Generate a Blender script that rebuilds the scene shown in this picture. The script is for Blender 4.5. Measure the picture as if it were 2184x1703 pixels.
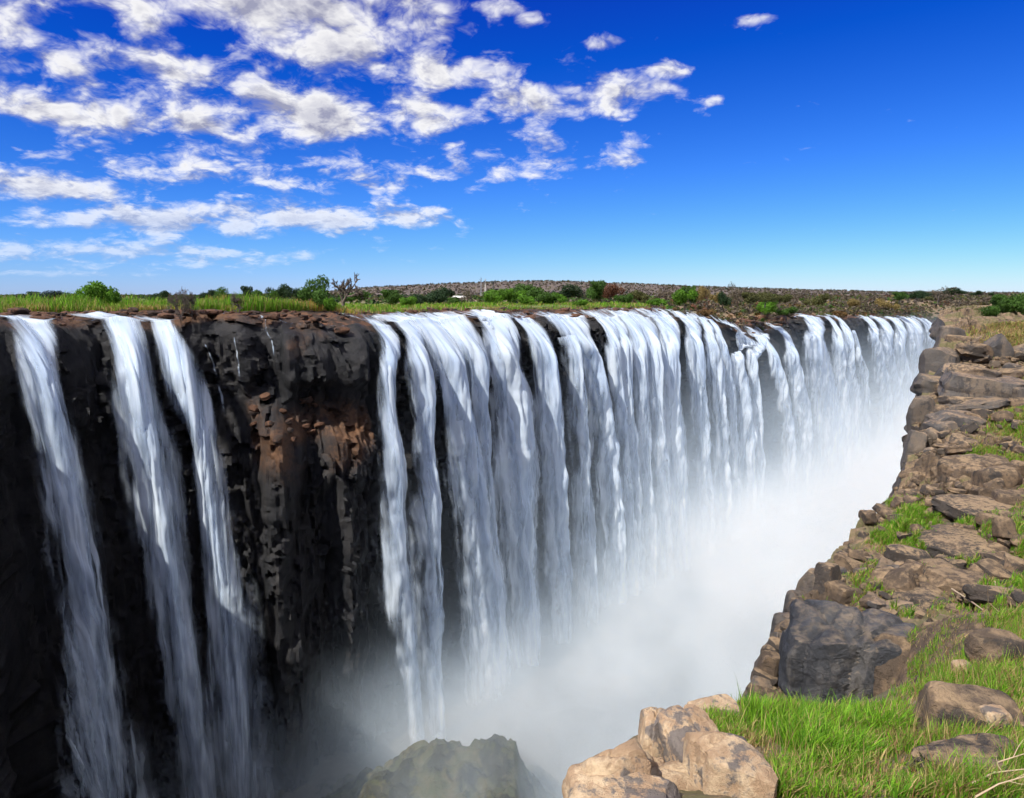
import bpy, bmesh, math, random
import numpy as np

# ------------------------------------------------------------------ scene, camera, light
for o in list(bpy.data.objects):
    bpy.data.objects.remove(o)
sc = bpy.context.scene
COL = sc.collection
PITCH = math.radians(8.66)
FPX = 1457.0                       # focal length in the 2184 px wide image whose pixel positions place the scene
cam_d = bpy.data.cameras.new('camera')
cam_d.sensor_width = 36.0
cam_d.lens = 36.0 * FPX / 2184.0
cam_d.clip_start = 0.2
cam_d.clip_end = 60000.0
cam = bpy.data.objects.new('camera', cam_d)
COL.objects.link(cam)
cam.rotation_euler = (math.pi / 2 - PITCH, 0, 0)
sc.camera = cam

SUN_AZ = math.radians(-137)        # measured from +Y (view) towards +X
SUN_EL = math.radians(50)
sun_d = bpy.data.lights.new('sun', 'SUN')
sun_d.energy = 4.3
sun_d.angle = math.radians(0.55)
sun_d.color = (1.0, 0.965, 0.90)
sun = bpy.data.objects.new('sun', sun_d)
COL.objects.link(sun)
from mathutils import Vector
SUNV = Vector((math.sin(SUN_AZ) * math.cos(SUN_EL), math.cos(SUN_AZ) * math.cos(SUN_EL), math.sin(SUN_EL)))
sun.rotation_euler = SUNV.to_track_quat('Z', 'Y').to_euler()

vs = sc.view_settings
vs.view_transform = 'Standard'
vs.look = 'None'
vs.gamma = 1.0
vs.use_curve_mapping = False
vs.exposure = 0.45

cy = sc.cycles
cy.use_denoising = True
cy.use_adaptive_sampling = True
cy.adaptive_threshold = 0.04
cy.adaptive_min_samples = 12
cy.max_bounces = 8
cy.diffuse_bounces = 1
cy.glossy_bounces = 2
cy.transmission_bounces = 2
cy.transparent_max_bounces = 12
cy.volume_bounces = 6
cy.volume_max_steps = 256
cy.sample_clamp_indirect = 6.0
cy.caustics_reflective = False
cy.caustics_refractive = False


def ray(u, v):
    a = (u - 1092.0) / FPX
    b = (v - 851.0) / FPX
    return np.array([a, math.cos(PITCH) - b * math.sin(PITCH), -math.sin(PITCH) - b * math.cos(PITCH)])


def at(u, v, Y):
    """The point of the place seen in the direction of image pixel (u, v), Y metres away."""
    d = ray(u, v)
    return d * (Y / d[1])


def azel(u, v):
    d = ray(u, v)
    d = d / np.linalg.norm(d)
    return math.atan2(d[0], d[1]), math.asin(d[2])


# ------------------------------------------------------------------ node helper
class NT:
    def __init__(self, tree):
        self.t = tree
        self.n = tree.nodes
        self.l = tree.links

    def node(self, typ, ins=None, **kw):
        nd = self.n.new(typ)
        for k, v in kw.items():
            setattr(nd, k, v)
        for k, v in (ins or {}).items():
            self.put(nd.inputs[k], v)
        return nd

    def put(self, sock, v):
        if isinstance(v, bpy.types.NodeSocket):
            self.l.new(v, sock)
        elif isinstance(v, bpy.types.Node):
            self.l.new(v.outputs[0], sock)
        else:
            if sock.type == 'RGBA' and len(v) == 3:
                v = (*v, 1)
            sock.default_value = v

    def m(self, op, a, b=0.0, c=0.0, clamp=False):
        nd = self.n.new('ShaderNodeMath')
        nd.operation = op
        nd.use_clamp = clamp
        for i, x in enumerate((a, b, c)):
            self.put(nd.inputs[i], x)
        return nd.outputs[0]

    def vm(self, op, a, b=(0, 0, 0)):
        nd = self.n.new('ShaderNodeVectorMath')
        nd.operation = op
        self.put(nd.inputs[0], a)
        if op == 'SCALE':
            self.put(nd.inputs['Scale'], b)
        else:
            self.put(nd.inputs[1], b)
        return nd.outputs['Value'] if op in ('DOT_PRODUCT', 'LENGTH') else nd.outputs[0]

    def ss(self, x, lo, hi):
        nd = self.node('ShaderNodeMapRange', {'From Min': lo, 'From Max': hi}, interpolation_type='SMOOTHSTEP')
        self.put(nd.inputs['Value'], x)
        return nd.outputs[0]

    def lin(self, x, a, b, c, d):
        nd = self.node('ShaderNodeMapRange', {'From Min': a, 'From Max': b, 'To Min': c, 'To Max': d})
        self.put(nd.inputs['Value'], x)
        return nd.outputs[0]

    def noise(self, vec, scale, detail=4.0, rough=0.55, dist=0.0, lac=2.0):
        nd = self.node('ShaderNodeTexNoise', {'Scale': scale, 'Detail': detail, 'Roughness': rough, 'Distortion': dist, 'Lacunarity': lac})
        if vec is not None:
            self.put(nd.inputs['Vector'], vec)
        return nd.outputs['Fac']

    def mix(self, f, a, b):
        nd = self.n.new('ShaderNodeMix')
        nd.data_type = 'RGBA'
        self.put(nd.inputs[0], f)
        self.put(nd.inputs[6], a)
        self.put(nd.inputs[7], b)
        return nd.outputs[2]

    def xyz(self, v):
        nd = self.node('ShaderNodeSeparateXYZ', {0: v})
        return nd.outputs[0], nd.outputs[1], nd.outputs[2]

    def vec(self, x, y, z):
        return self.node('ShaderNodeCombineXYZ', {0: x, 1: y, 2: z}).outputs[0]


# ------------------------------------------------------------------ sky with clouds
world = bpy.data.worlds.new('World')
sc.world = world
world.use_nodes = True
world.cycles.sampling_method = 'MANUAL'
world.cycles.sample_map_resolution = 512
W = NT(world.node_tree)
W.n.clear()
SKY_STRENGTH = 0.1
sky = W.node('ShaderNodeTexSky', sky_type='NISHITA')
sky.sun_disc = False
sky.sun_elevation = SUN_EL
sky.sun_rotation = SUN_AZ
sky.air_density = 1.0
sky.dust_density = 0.2
sky.ozone_density = 3.0
sky.altitude = 900
# a clear dry-season sky: each channel's curve fitted to sky colours of the image
sp_ = W.node('ShaderNodeSeparateColor', {0: sky.outputs[0]})
sr_, sg_, sb_ = sp_.outputs[0], sp_.outputs[1], sp_.outputs[2]
skyc = W.node('ShaderNodeCombineColor', {0: W.m('MAXIMUM', W.m('SUBTRACT', W.m('MULTIPLY', W.m('POWER', sr_, 1.75), 0.104), 0.18), 0.02),
                                         1: W.m('MULTIPLY', W.m('POWER', W.m('MAXIMUM', W.m('SUBTRACT', sg_, 1.2), 0.05), 1.22), 0.49),
                                         2: W.m('MINIMUM', W.m('SUBTRACT', W.m('ADD', W.m('MULTIPLY', sb_, 1.12), W.m('MULTIPLY', sr_, 0.10)), 0.5), 7.2)}).outputs[0]
D = W.node('ShaderNodeTexCoord').outputs['Generated']
dx, dy, dz = W.xyz(D)
az = W.m('ARCTAN2', dx, dy)
el = W.m('ARCSINE', dz)
den = W.m('ADD', W.m('MAXIMUM', dz, 0.0), 0.34)
P = W.vec(W.m('DIVIDE', dx, den), W.m('DIVIDE', dy, den), 0.0)
AE = W.vec(az, el, 0.0)
# where the clouds stand: centre, half width, half height, amount (taken from image pixels, 2184 px wide)
CLOUDS = [(420, 240, 760, 300, .33), (1050, 330, 420, 90, .28), (560, 0, 400, 95, .92), (700, 90, 120, 70, .7), (20, 40, 90, 70, .7), (330, 145, 160, 55, .62), (90, 130, 120, 50, .55), (110, 235, 200, 55, .75),
          (400, 265, 130, 40, .6), (660, 240, 210, 70, .85), (500, 95, 110, 40, .4), (760, 110, 100, 70, .6), (960, 145, 170, 50, .62), (900, 50, 120, 60, .5),
          (1120, 215, 120, 50, .6), (1300, 205, 130, 55, .68), (1420, 150, 80, 24, .44), (110, 400, 190, 40, .72), (330, 470, 230, 38, .75), (620, 460, 260, 40, .78),
          (850, 462, 150, 28, .6), (200, 540, 480, 36, .55), (800, 390, 100, 26, .5), (1230, 345, 160, 30, .38), (960, 365, 90, 24, .42), (600, 350, 380, 26, .3),
          (1140, 45, 60, 28, .36), (1290, 90, 60, 22, .32), (1600, 42, 50, 20, .3), (1040, 15, 90, 26, .48), (1522, 217, 26, 14, .33), (860, 240, 130, 60, .6), (100, 583, 320, 9, .4)]
bias = None
for (u, v, hw, hh, amp) in CLOUDS:
    a0, e0 = azel(u, v)
    a1, _ = azel(u + hw, v)
    _, e1 = azel(u, v - hh)
    q = W.vm('MULTIPLY', W.vm('SUBTRACT', AE, (a0, e0, 0)), (1 / abs(a1 - a0), 1 / abs(e1 - e0), 0))
    g = W.m('MULTIPLY', W.m('POWER', 2.7183, W.m('MULTIPLY', W.vm('DOT_PRODUCT', q, q), -1.0)), amp)
    bias = g if bias is None else W.m('MAXIMUM', bias, g)
# outside the view, denser unseen cloud added to brighten the shaded falls
wide = W.m('MULTIPLY', W.m('MULTIPLY', W.ss(W.m('ABSOLUTE', W.m('ADD', az, 0.15)), 0.75, 1.1), W.noise(P, 1.6, 3)), 1.25)
high = W.m('MULTIPLY', W.m('MULTIPLY', W.ss(el, 0.42, 0.55), W.noise(P, 1.6, 3)), 1.2)
bias = W.m('MAXIMUM', bias, W.m('MAXIMUM', wide, high))


def cloud_noise(vec):
    warp = W.node('ShaderNodeTexNoise', {'Scale': 9.0, 'Detail': 2.0}, )
    W.put(warp.inputs['Vector'], vec)
    v2 = W.vm('ADD', vec, W.vm('SCALE', W.vm('SUBTRACT', warp.outputs['Color'], (.5, .5, .5)), 0.07))
    big = W.noise(v2, 8.0, 5.5, 0.53)
    puff = W.m('ABSOLUTE', W.m('SUBTRACT', W.noise(v2, 21.0, 3.0, 0.6), 0.5))
    return W.m('ADD', big, W.m('MULTIPLY', W.m('SUBTRACT', puff, 0.09), 0.42))


n1 = cloud_noise(P)
Pup = W.vm('ADD', W.vm('SCALE', P, 0.972), (-0.016, 0.0, 0.0))
n2 = cloud_noise(Pup)
raw = W.m('ADD', W.m('MULTIPLY', W.m('SUBTRACT', n1, 0.5), 2.3), W.m('SUBTRACT', bias, W.lin(bias, 0.0, 0.26, 0.62, 0.29)))
dens = W.ss(raw, -0.20, 0.50)
lit = W.m('ADD', W.m('MULTIPLY', W.m('SUBTRACT', n1, n2), 4.6), 0.60, clamp=True)
thick = W.ss(raw, 0.25, 0.95)
lit = W.m('SUBTRACT', lit, W.m('MULTIPLY', thick, 0.55), clamp=True)
ccol = W.mix(lit, (2.7, 2.75, 3.6), (7.8, 7.7, 7.5))
low = W.ss(el, 0.16, 0.02)
ccol = W.mix(W.m('MULTIPLY', low, 0.45), ccol, (4.3, 5.6, 8.2))
alpha = W.m('MULTIPLY', W.m('MULTIPLY', dens, 0.94), W.m('SUBTRACT', 1.0, W.m('MULTIPLY', low, 0.35)))
alpha = W.m('MULTIPLY', alpha, W.ss(el, 0.005, 0.04))
final = W.mix(alpha, skyc, ccol)
bg = W.node('ShaderNodeBackground', {'Strength': SKY_STRENGTH})
W.put(bg.inputs[0], final)
wo = W.node('ShaderNodeOutputWorld')
W.l.new(bg.outputs[0], wo.inputs[0])

# ------------------------------------------------------------------ noise and mesh helpers
rng = np.random.default_rng(7)
random.seed(7)
_perm = rng.permutation(256)
_perm = np.concatenate([_perm, _perm, _perm]).astype(np.int64)
_grad = np.array([[1, 1, 0], [-1, 1, 0], [1, -1, 0], [-1, -1, 0], [1, 0, 1], [-1, 0, 1], [1, 0, -1], [-1, 0, -1], [0, 1, 1], [0, -1, 1], [0, 1, -1], [0, -1, -1],
                  [1, 1, 0], [-1, 1, 0], [0, -1, 1], [0, -1, -1]], float)


def pn(x, y, z=0.0):
    x, y, z = np.broadcast_arrays(np.asarray(x, float), np.asarray(y, float), np.asarray(z, float))
    xi, yi, zi = np.floor(x).astype(np.int64), np.floor(y).astype(np.int64), np.floor(z).astype(np.int64)
    xf, yf, zf = x - xi, y - yi, z - zi
    xi, yi, zi = xi & 255, yi & 255, zi & 255
    fd = lambda t: t * t * t * (t * (t * 6 - 15) + 10)
    u, v, w = fd(xf), fd(yf), fd(zf)

    def g(i, j, k):
        h = _perm[_perm[_perm[xi + i] + yi + j] + zi + k] & 15
        gr = _grad[h]
        return gr[..., 0] * (xf - i) + gr[..., 1] * (yf - j) + gr[..., 2] * (zf - k)
    L = lambda a, b, t: a + t * (b - a)
    return L(L(L(g(0, 0, 0), g(1, 0, 0), u), L(g(0, 1, 0), g(1, 1, 0), u), v),
             L(L(g(0, 0, 1), g(1, 0, 1), u), L(g(0, 1, 1), g(1, 1, 1), u), v), w)


def fbm(x, y, z=0.0, o=5, r=0.5, ridged=False):
    s, a = 0.0, 1.0
    for i in range(o):
        n = pn(x, y, z)
        if ridged:
            n = 0.5 - 2.0 * np.abs(n)
        s = s + a * n
        x, y, z = x * 2.03 + 11.3, y * 2.03 + 5.7, z * 2.03 + 3.1
        a *= r
    return s


def smooth(x, a, b):
    t = np.clip((np.asarray(x, float) - a) / (b - a), 0, 1)
    return t * t * (3 - 2 * t)


def new_mesh(name, V, F, mat=None, sm=True, uv=None, attrs=None, cols=None):
    """V n x 3; F list of index arrays (k x 3 or k x 4)."""
    me = bpy.data.meshes.new(name)
    if not isinstance(F, list):
        F = [F]
    F = [np.asarray(f, np.int64) for f in F if len(f)]
    me.vertices.add(len(V))
    me.vertices.foreach_set('co', np.asarray(V, np.float32).ravel())
    idx = np.concatenate([f.ravel() for f in F])
    tot = np.concatenate([np.full(len(f), f.shape[1]) for f in F])
    start = np.concatenate([[0], np.cumsum(tot)[:-1]])
    me.loops.add(len(idx))
    me.loops.foreach_set('vertex_index', idx.astype(np.int32))
    me.polygons.add(len(tot))
    me.polygons.foreach_set('loop_start', start.astype(np.int32))
    me.polygons.foreach_set('loop_total', tot.astype(np.int32))
    me.polygons.foreach_set('use_smooth', np.full(len(tot), sm))
    if uv is not None:
        l = me.uv_layers.new(name='UVMap')
        l.data.foreach_set('uv', np.asarray(uv, np.float32)[idx].ravel())
    for k, a in (attrs or {}).items():
        at_ = me.attributes.new(k, 'FLOAT', 'POINT')
        at_.data.foreach_set('value', np.asarray(a, np.float32).ravel())
    if cols is not None:
        at_ = me.attributes.new('tint', 'FLOAT_COLOR', 'POINT')
        c = np.ones((len(V), 4), np.float32)
        c[:, :3] = cols
        at_.data.foreach_set('color', c.ravel())
    me.update()
    me.validate()
    if mat:
        me.materials.append(mat)
    return me


def grid_faces(n, m, flip=False):
    i = np.arange(n - 1)[:, None]
    j = np.arange(m - 1)[None, :]
    a = (i * m + j).ravel()
    f = np.stack([a, a + 1, a + m + 1, a + m], 1)
    return f[:, ::-1] if flip else f


def link(name, data, parent=None, label=None, cat=None, group=None, kind=None, loc=None, rot=None, scale=None):
    o = bpy.data.objects.new(name, data)
    COL.objects.link(o)
    if parent is not None:
        o.parent = parent
    if label:
        o['label'] = label
    if cat:
        o['category'] = cat
    if group:
        o['group'] = group
    if kind:
        o['kind'] = kind
    if loc is not None:
        o.location = tuple(float(x) for x in loc)
    if rot is not None:
        o.rotation_euler = tuple(float(x) for x in rot)
    if scale is not None:
        o.scale = tuple(float(x) for x in (scale if hasattr(scale, '__len__') else (scale,) * 3))
    return o


# ------------------------------------------------------------------ materials
def mat_new(name):
    m = bpy.data.materials.new(name)
    m.use_nodes = True
    t = NT(m.node_tree)
    t.n.clear()
    out = t.node('ShaderNodeOutputMaterial')
    return m, t, out


def rock_material(name, tan, mid, dark, scale=1.0, bump=0.5, darkness=0.5, rough=0.85, tint_attr=None, streak=False, bedding=0.0, sunlit_crust=None, sunlit_crust_amt=0.85):
    """Weathered basalt: tan crust, brown-grey body and dark stain patches, with pits and fine cracks in relief."""
    m, t, out = mat_new(name)
    pos = t.node('ShaderNodeNewGeometry').outputs['Position']
    oi = t.node('ShaderNodeObjectInfo')
    rnd = oi.outputs['Random']
    p = t.vm('ADD', pos, t.vec(t.m('MULTIPLY', rnd, 17.0), t.m('MULTIPLY', rnd, 31.0), 0.0))
    px, py, pz = t.xyz(p)
    if streak:
        ps = t.vec(px, py, t.m('MULTIPLY', pz, 0.16))
    else:
        ps = p
    a = t.noise(ps, 0.9 * scale, 6, 0.62)
    b = t.noise(p, 3.6 * scale, 6, 0.68)
    c = t.noise(ps, 0.45 * scale, 5, 0.6, 0.6)
    col = t.mix(t.ss(t.m('ADD', a, t.m('MULTIPLY', b, 0.5)), 0.62, 0.92), mid, tan)
    stain = t.ss(t.m('ADD', t.m('ADD', c, t.m('MULTIPLY', b, 0.45)), t.m('MULTIPLY', t.m('SUBTRACT', rnd, 0.5), 0.22)), 0.86 - 0.30 * darkness, 0.94 - 0.30 * darkness)
    col = t.mix(t.m('MULTIPLY', stain, 0.85), col, dark)
    if tint_attr:
        ta = t.node('ShaderNodeAttribute', attribute_name=tint_attr).outputs['Fac']
        tcol = t.mix(t.ss(b, 0.35, 0.65), (0.085, 0.040, 0.020), (0.21, 0.105, 0.050))
        col = t.mix(t.m('MULTIPLY', ta, t.ss(t.m('ADD', t.m('MULTIPLY', b, 0.6), t.m('MULTIPLY', ta, 0.6)), 0.35, 0.75)), col, tcol)
    if sunlit_crust:
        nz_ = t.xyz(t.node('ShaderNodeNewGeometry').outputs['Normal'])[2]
        cf = t.ss(t.m('ADD', nz_, t.m('MULTIPLY', t.m('SUBTRACT', b, 0.5), 1.6)), 0.68, 1.05)  # tan on upward faces: weathered crust with sunlit tops painted in
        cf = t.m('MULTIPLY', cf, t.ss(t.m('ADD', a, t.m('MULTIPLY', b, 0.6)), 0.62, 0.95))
        col = t.mix(t.m('MULTIPLY', cf, sunlit_crust_amt), col, sunlit_crust)
    v = t.node('ShaderNodeHueSaturation', {'Value': t.lin(rnd, 0, 1, 0.8, 1.2), 'Color': col}).outputs[0]
    sp = t.noise(p, 22 * scale, 4, 0.7)
    v = t.mix(t.m('MULTIPLY', t.ss(sp, 0.5, 0.75), 0.35), v, t.vm('SCALE', v, 0.45))
    ck = t.noise(p, 1.15 * scale, 3, 0.5, 1.2)
    crack = t.ss(t.m('ABSOLUTE', t.m('SUBTRACT', ck, 0.5)), 0.0, 0.022)
    h = t.m('ADD', t.m('ADD', t.m('MULTIPLY', b, 0.6), t.m('MULTIPLY', sp, 0.22)), t.m('MULTIPLY', crack, 0.10))
    if bedding:
        bed = t.noise(t.vec(t.m('MULTIPLY', px, 0.12), t.m('MULTIPLY', py, 0.12), pz), 5.0 * scale, 3, 0.5)
        h = t.m('ADD', h, t.m('MULTIPLY', bed, bedding))
    bp = t.node('ShaderNodeBump', {'Strength': bump, 'Distance': 0.22 / scale, 'Height': h})
    bs = t.node('ShaderNodeBsdfPrincipled', {'Base Color': v, 'Roughness': rough, 'Normal': bp.outputs[0]})
    bs.inputs['Specular IOR Level'].default_value = 0.35
    t.l.new(bs.outputs[0], out.inputs[0])
    return m


M_WALL = rock_material('wet_basalt', (0.036, 0.033, 0.032), (0.018, 0.018, 0.021), (0.007, 0.008, 0.010), scale=0.5, bump=1.0, darkness=0.55, rough=0.6, tint_attr='brown', streak=True)
M_RIM = rock_material('rust_basalt', (0.16, 0.080, 0.045), (0.095, 0.045, 0.026), (0.020, 0.016, 0.014), scale=0.7, bump=0.8, darkness=0.5)
M_BANK = rock_material('bank_basalt', (0.235, 0.160, 0.098), (0.105, 0.075, 0.052), (0.036, 0.033, 0.032), scale=1.3, bump=1.0, darkness=0.42, bedding=0.25, sunlit_crust=(0.36, 0.25, 0.145), sunlit_crust_amt=0.75)
M_DARK = rock_material('dark_basalt', (0.19, 0.145, 0.105), (0.100, 0.088, 0.080), (0.048, 0.046, 0.048), scale=0.9, bump=0.9, darkness=0.45, rough=0.7, streak=True, sunlit_crust=(0.34, 0.235, 0.145))
M_OUT = rock_material('grey_basalt', (0.105, 0.095, 0.085), (0.058, 0.059, 0.064), (0.028, 0.030, 0.035), scale=1.4, bump=1.0, darkness=0.5, rough=0.6, streak=True, sunlit_crust=(0.26, 0.20, 0.14), sunlit_crust_amt=0.6)
M_TAN = rock_material('tan_basalt', (0.56, 0.42, 0.27), (0.34, 0.225, 0.135), (0.085, 0.080, 0.085), scale=2.6, bump=0.75, darkness=0.28)
M_MOUND = rock_material('mossy_basalt', (0.10, 0.085, 0.040), (0.055, 0.060, 0.022), (0.022, 0.022, 0.015), scale=0.4, bump=0.8, darkness=0.4)


def ground_material(name, stops, scale, bump=0.4, tint=True):
    m, t, out = mat_new(name)
    pos = t.node('ShaderNodeNewGeometry').outputs['Position']
    a = t.noise(pos, scale, 8, 0.65)
    b = t.noise(pos, scale * 5.3, 6, 0.7)
    col = t.mix(t.ss(a, 0.38, 0.52), stops[0], stops[1])
    col = t.mix(t.ss(b, 0.50, 0.68), col, stops[2])
    bp = t.node('ShaderNodeBump', {'Strength': bump, 'Distance': 0.3, 'Height': t.m('ADD', a, b)})
    bs = t.node('ShaderNodeBsdfPrincipled', {'Base Color': col, 'Roughness': 0.95, 'Normal': bp.outputs[0]})
    t.l.new(bs.outputs[0], out.inputs[0])
    return m


M_PLAIN = ground_material('dry_plain', ((0.15, 0.13, 0.055), (0.13, 0.15, 0.05), (0.24, 0.14, 0.075)), 0.05)
M_DRY = ground_material('dry_earth', ((0.22, 0.145, 0.085), (0.16, 0.125, 0.07), (0.27, 0.155, 0.085)), 0.05)
M_HILL = ground_material('dry_hill', ((0.10, 0.078, 0.062), (0.125, 0.092, 0.070), (0.075, 0.070, 0.05)), 0.012)
M_SOIL = ground_material('stony_soil', ((0.20, 0.135, 0.085), (0.12, 0.105, 0.045), (0.27, 0.185, 0.115)), 0.9)
M_BED = ground_material('gorge_floor_rock', ((0.05, 0.05, 0.04), (0.07, 0.065, 0.05), (0.10, 0.10, 0.09)), 0.2)


def leaf_material(name, obj_color=True, transl=0.35, attr=False):
    m, t, out = mat_new(name)
    if attr:
        base = t.node('ShaderNodeAttribute', attribute_name='tint').outputs['Color']
    else:
        oi = t.node('ShaderNodeObjectInfo')
        tint = t.node('ShaderNodeAttribute', attribute_name='tint').outputs['Color']
        mx = t.node('ShaderNodeMix', data_type='RGBA', blend_type='MULTIPLY')
        mx.inputs[0].default_value = 1.0
        t.l.new(oi.outputs['Color'], mx.inputs[6])
        t.l.new(tint, mx.inputs[7])
        base = mx.outputs[2]
    d = t.node('ShaderNodeBsdfPrincipled', {'Base Color': base, 'Roughness': 0.6})
    d.inputs['Specular IOR Level'].default_value = 0.2
    tr = t.node('ShaderNodeBsdfTranslucent', {'Color': base})
    ms = t.node('ShaderNodeMixShader', {0: transl})
    t.l.new(d.outputs[0], ms.inputs[1])
    t.l.new(tr.outputs[0], ms.inputs[2])
    t.l.new(ms.outputs[0], out.inputs[0])
    return m


M_LEAF = leaf_material('leaf')
M_GRASS = leaf_material('grass_blade', attr=True, transl=0.4)


def plain_material(name, c, rough=0.8, metal=0.0, var=0.25, scale=4.0):
    m, t, out = mat_new(name)
    pos = t.node('ShaderNodeNewGeometry').outputs['Position']
    n = t.noise(pos, scale, 5, 0.6)
    col = t.mix(n, tuple(x * (1 - var) for x in c), tuple(x * (1 + var) for x in c))
    bs = t.node('ShaderNodeBsdfPrincipled', {'Base Color': col, 'Roughness': rough, 'Metallic': metal})
    t.l.new(bs.outputs[0], out.inputs[0])
    return m


M_BARK = plain_material('bark', (0.11, 0.085, 0.065))
M_STICK = plain_material('dry_stick', (0.50, 0.38, 0.24), scale=9.0)
M_STEEL = plain_material('mast_steel', (0.33, 0.33, 0.35), rough=0.5)
M_MASTD = plain_material('mast_dark', (0.05, 0.06, 0.07))
M_ROOF = plain_material('pale_roof', (0.75, 0.72, 0.68), rough=0.5, var=0.08)
M_HOUSE = plain_material('house_wall', (0.40, 0.34, 0.28))


def water_material(name, thin=0.0):
    """Aerated falling water: blue-tinted foam with see-through gaps drawn out along the fall."""
    m, t, out = mat_new(name)
    uv = t.node('ShaderNodeUVMap').outputs[0]
    rnd = t.node('ShaderNodeObjectInfo').outputs['Random']
    off = t.vec(t.m('MULTIPLY', rnd, 57.0), t.m('MULTIPLY', rnd, 23.0), t.m('MULTIPLY', rnd, 91.0))
    u, v, _ = t.xyz(uv)
    low_ = t.node('ShaderNodeTexNoise', {'Scale': 0.42, 'Detail': 2.0, 'Roughness': 0.6})
    t.put(low_.inputs['Vector'], t.vm('ADD', t.vec(u, t.m('MULTIPLY', v, 0.20), 3.3), off))
    s2 = low_.outputs['Fac']
    uu = t.m('ADD', u, t.m('MULTIPLY', low_.outputs['Color'], 0.6))
    s1 = t.noise(t.vm('ADD', t.vec(uu, t.m('MULTIPLY', v, 0.05), 0.0), off), 0.80, 5, 0.6)
    n = t.m('ADD', t.m('MULTIPLY', s1, 0.56), t.m('MULTIPLY', s2, 0.54))
    dens_ = t.node('ShaderNodeAttribute', attribute_name='dens').outputs['Fac']
    x = t.m('ADD', dens_, t.m('MULTIPLY', t.m('SUBTRACT', n, 0.55), 4.0))
    al = t.m('MULTIPLY', t.ss(x, -0.12, 1.12), t.ss(dens_, 0.0, 0.25))
    al = t.m('MULTIPLY', al, 0.985 - thin)
    col = t.mix(t.ss(n, 0.40, 0.68), (0.62, 0.76, 0.97), (0.82, 0.91, 1.0))  # bluish foam: sky-lit shade put into the water colour
    df = t.node('ShaderNodeBsdfDiffuse', {'Color': col})
    tl = t.node('ShaderNodeBsdfTranslucent', {'Color': col})
    mw = t.node('ShaderNodeMixShader', {0: 0.30})
    t.l.new(df.outputs[0], mw.inputs[1])
    t.l.new(tl.outputs[0], mw.inputs[2])
    tp = t.node('ShaderNodeBsdfTransparent')
    ms = t.node('ShaderNodeMixShader')
    t.put(ms.inputs[0], al)
    t.l.new(tp.outputs[0], ms.inputs[1])
    t.l.new(mw.outputs[0], ms.inputs[2])
    t.l.new(ms.outputs[0], out.inputs[0])
    return m


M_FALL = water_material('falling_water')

# ------------------------------------------------------------------ the gorge: lip of the falls
FLOOR = -80.0
LIP_PX = [(0, 690, 86), (60, 692, 88), (112, 690, 90), (150, 676, 92), (200, 678, 95), (260, 682, 97), (330, 687, 100), (385, 686, 102), (430, 672, 104), (480, 672, 104.5),
          (560, 676, 105), (620, 686, 106), (700, 688, 109), (780, 690, 113), (850, 694, 119), (900, 690, 126), (950, 684, 132), (1010, 678, 139), (1100, 678, 150),
          (1200, 676, 163), (1300, 677, 178), (1400, 676, 195), (1450, 676, 204), (1520, 682, 219), (1570, 690, 230), (1620, 722, 239), (1670, 712, 250), (1700, 676, 262),
          (1760, 677, 286), (1850, 679, 330), (1930, 680, 385), (1985, 682, 425)]
LIP = [(-14, -24, -6), (-35, -19, -6), (-40, 0, -5), (-49, 22, -4.5), (-55, 44, -4), (-59, 62, -4), (-63, 76, -4)] + [tuple(at(*q)) for q in LIP_PX] + \
      [(292, 476, -19), (325, 500, -19), (352, 488, -18), (352, 450, -16), (310, 380, -12), (250, 290, -6), (190, 200, -4), (150, 150, -4)]  # unseen left end of the wall drawn in close to shade the left falls
LIP = np.array(LIP)


def polyline(pts, step, iters=2):
    pts = np.asarray(pts, float)
    for _ in range(iters):                               # corner cutting
        q = [pts[0]]
        for a, b in zip(pts[:-1], pts[1:]):
            q += [a * .75 + b * .25, a * .25 + b * .75]
        q.append(pts[-1])
        pts = np.array(q)
    s = np.concatenate([[0], np.cumsum(np.linalg.norm(np.diff(pts[:, :2], axis=0), axis=1))])
    return s, pts


LS, LP = polyline(LIP, 1.0)


def lip(s):
    s = np.asarray(s, float)
    p = np.stack([np.interp(s, LS, LP[:, k]) for k in range(3)], -1)
    p[..., 2] += 0.55 * fbm(s / 9.0, 0.37, 8.1, 3) + 0.35 * np.tanh(6 * pn(s / 5.0, 2.2, 1.4))
    return p


def lip_normal(s, w=6.0):
    """Horizontal direction out of the wall, into the gorge."""
    d = lip(np.asarray(s) + w) - lip(np.asarray(s) - w)
    n = np.stack([d[..., 1], -d[..., 0]], -1)
    return n / np.linalg.norm(n, axis=-1, keepdims=True)


_us = np.linspace(LS[0], LS[-1], 6000)
_up = lip(_us)
_depth = _up[:, 1] * math.cos(PITCH) - _up[:, 2] * math.sin(PITCH)
_uu = 1092 + FPX * _up[:, 0] / np.maximum(_depth, 1)
_ok = (_up[:, 1] > 75) & (_us > np.interp(0, [0], [0])) & (_us < LS[-1] * 0.62)


def s_at(u):
    """Arc length along the lip where it is seen in column u."""
    k = np.where(_ok)[0]
    o = np.argsort(_uu[k])
    return float(np.interp(u, _uu[k][o], _us[k][o]))


S_BUT0, S_BUT1 = s_at(490), s_at(805)


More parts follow.
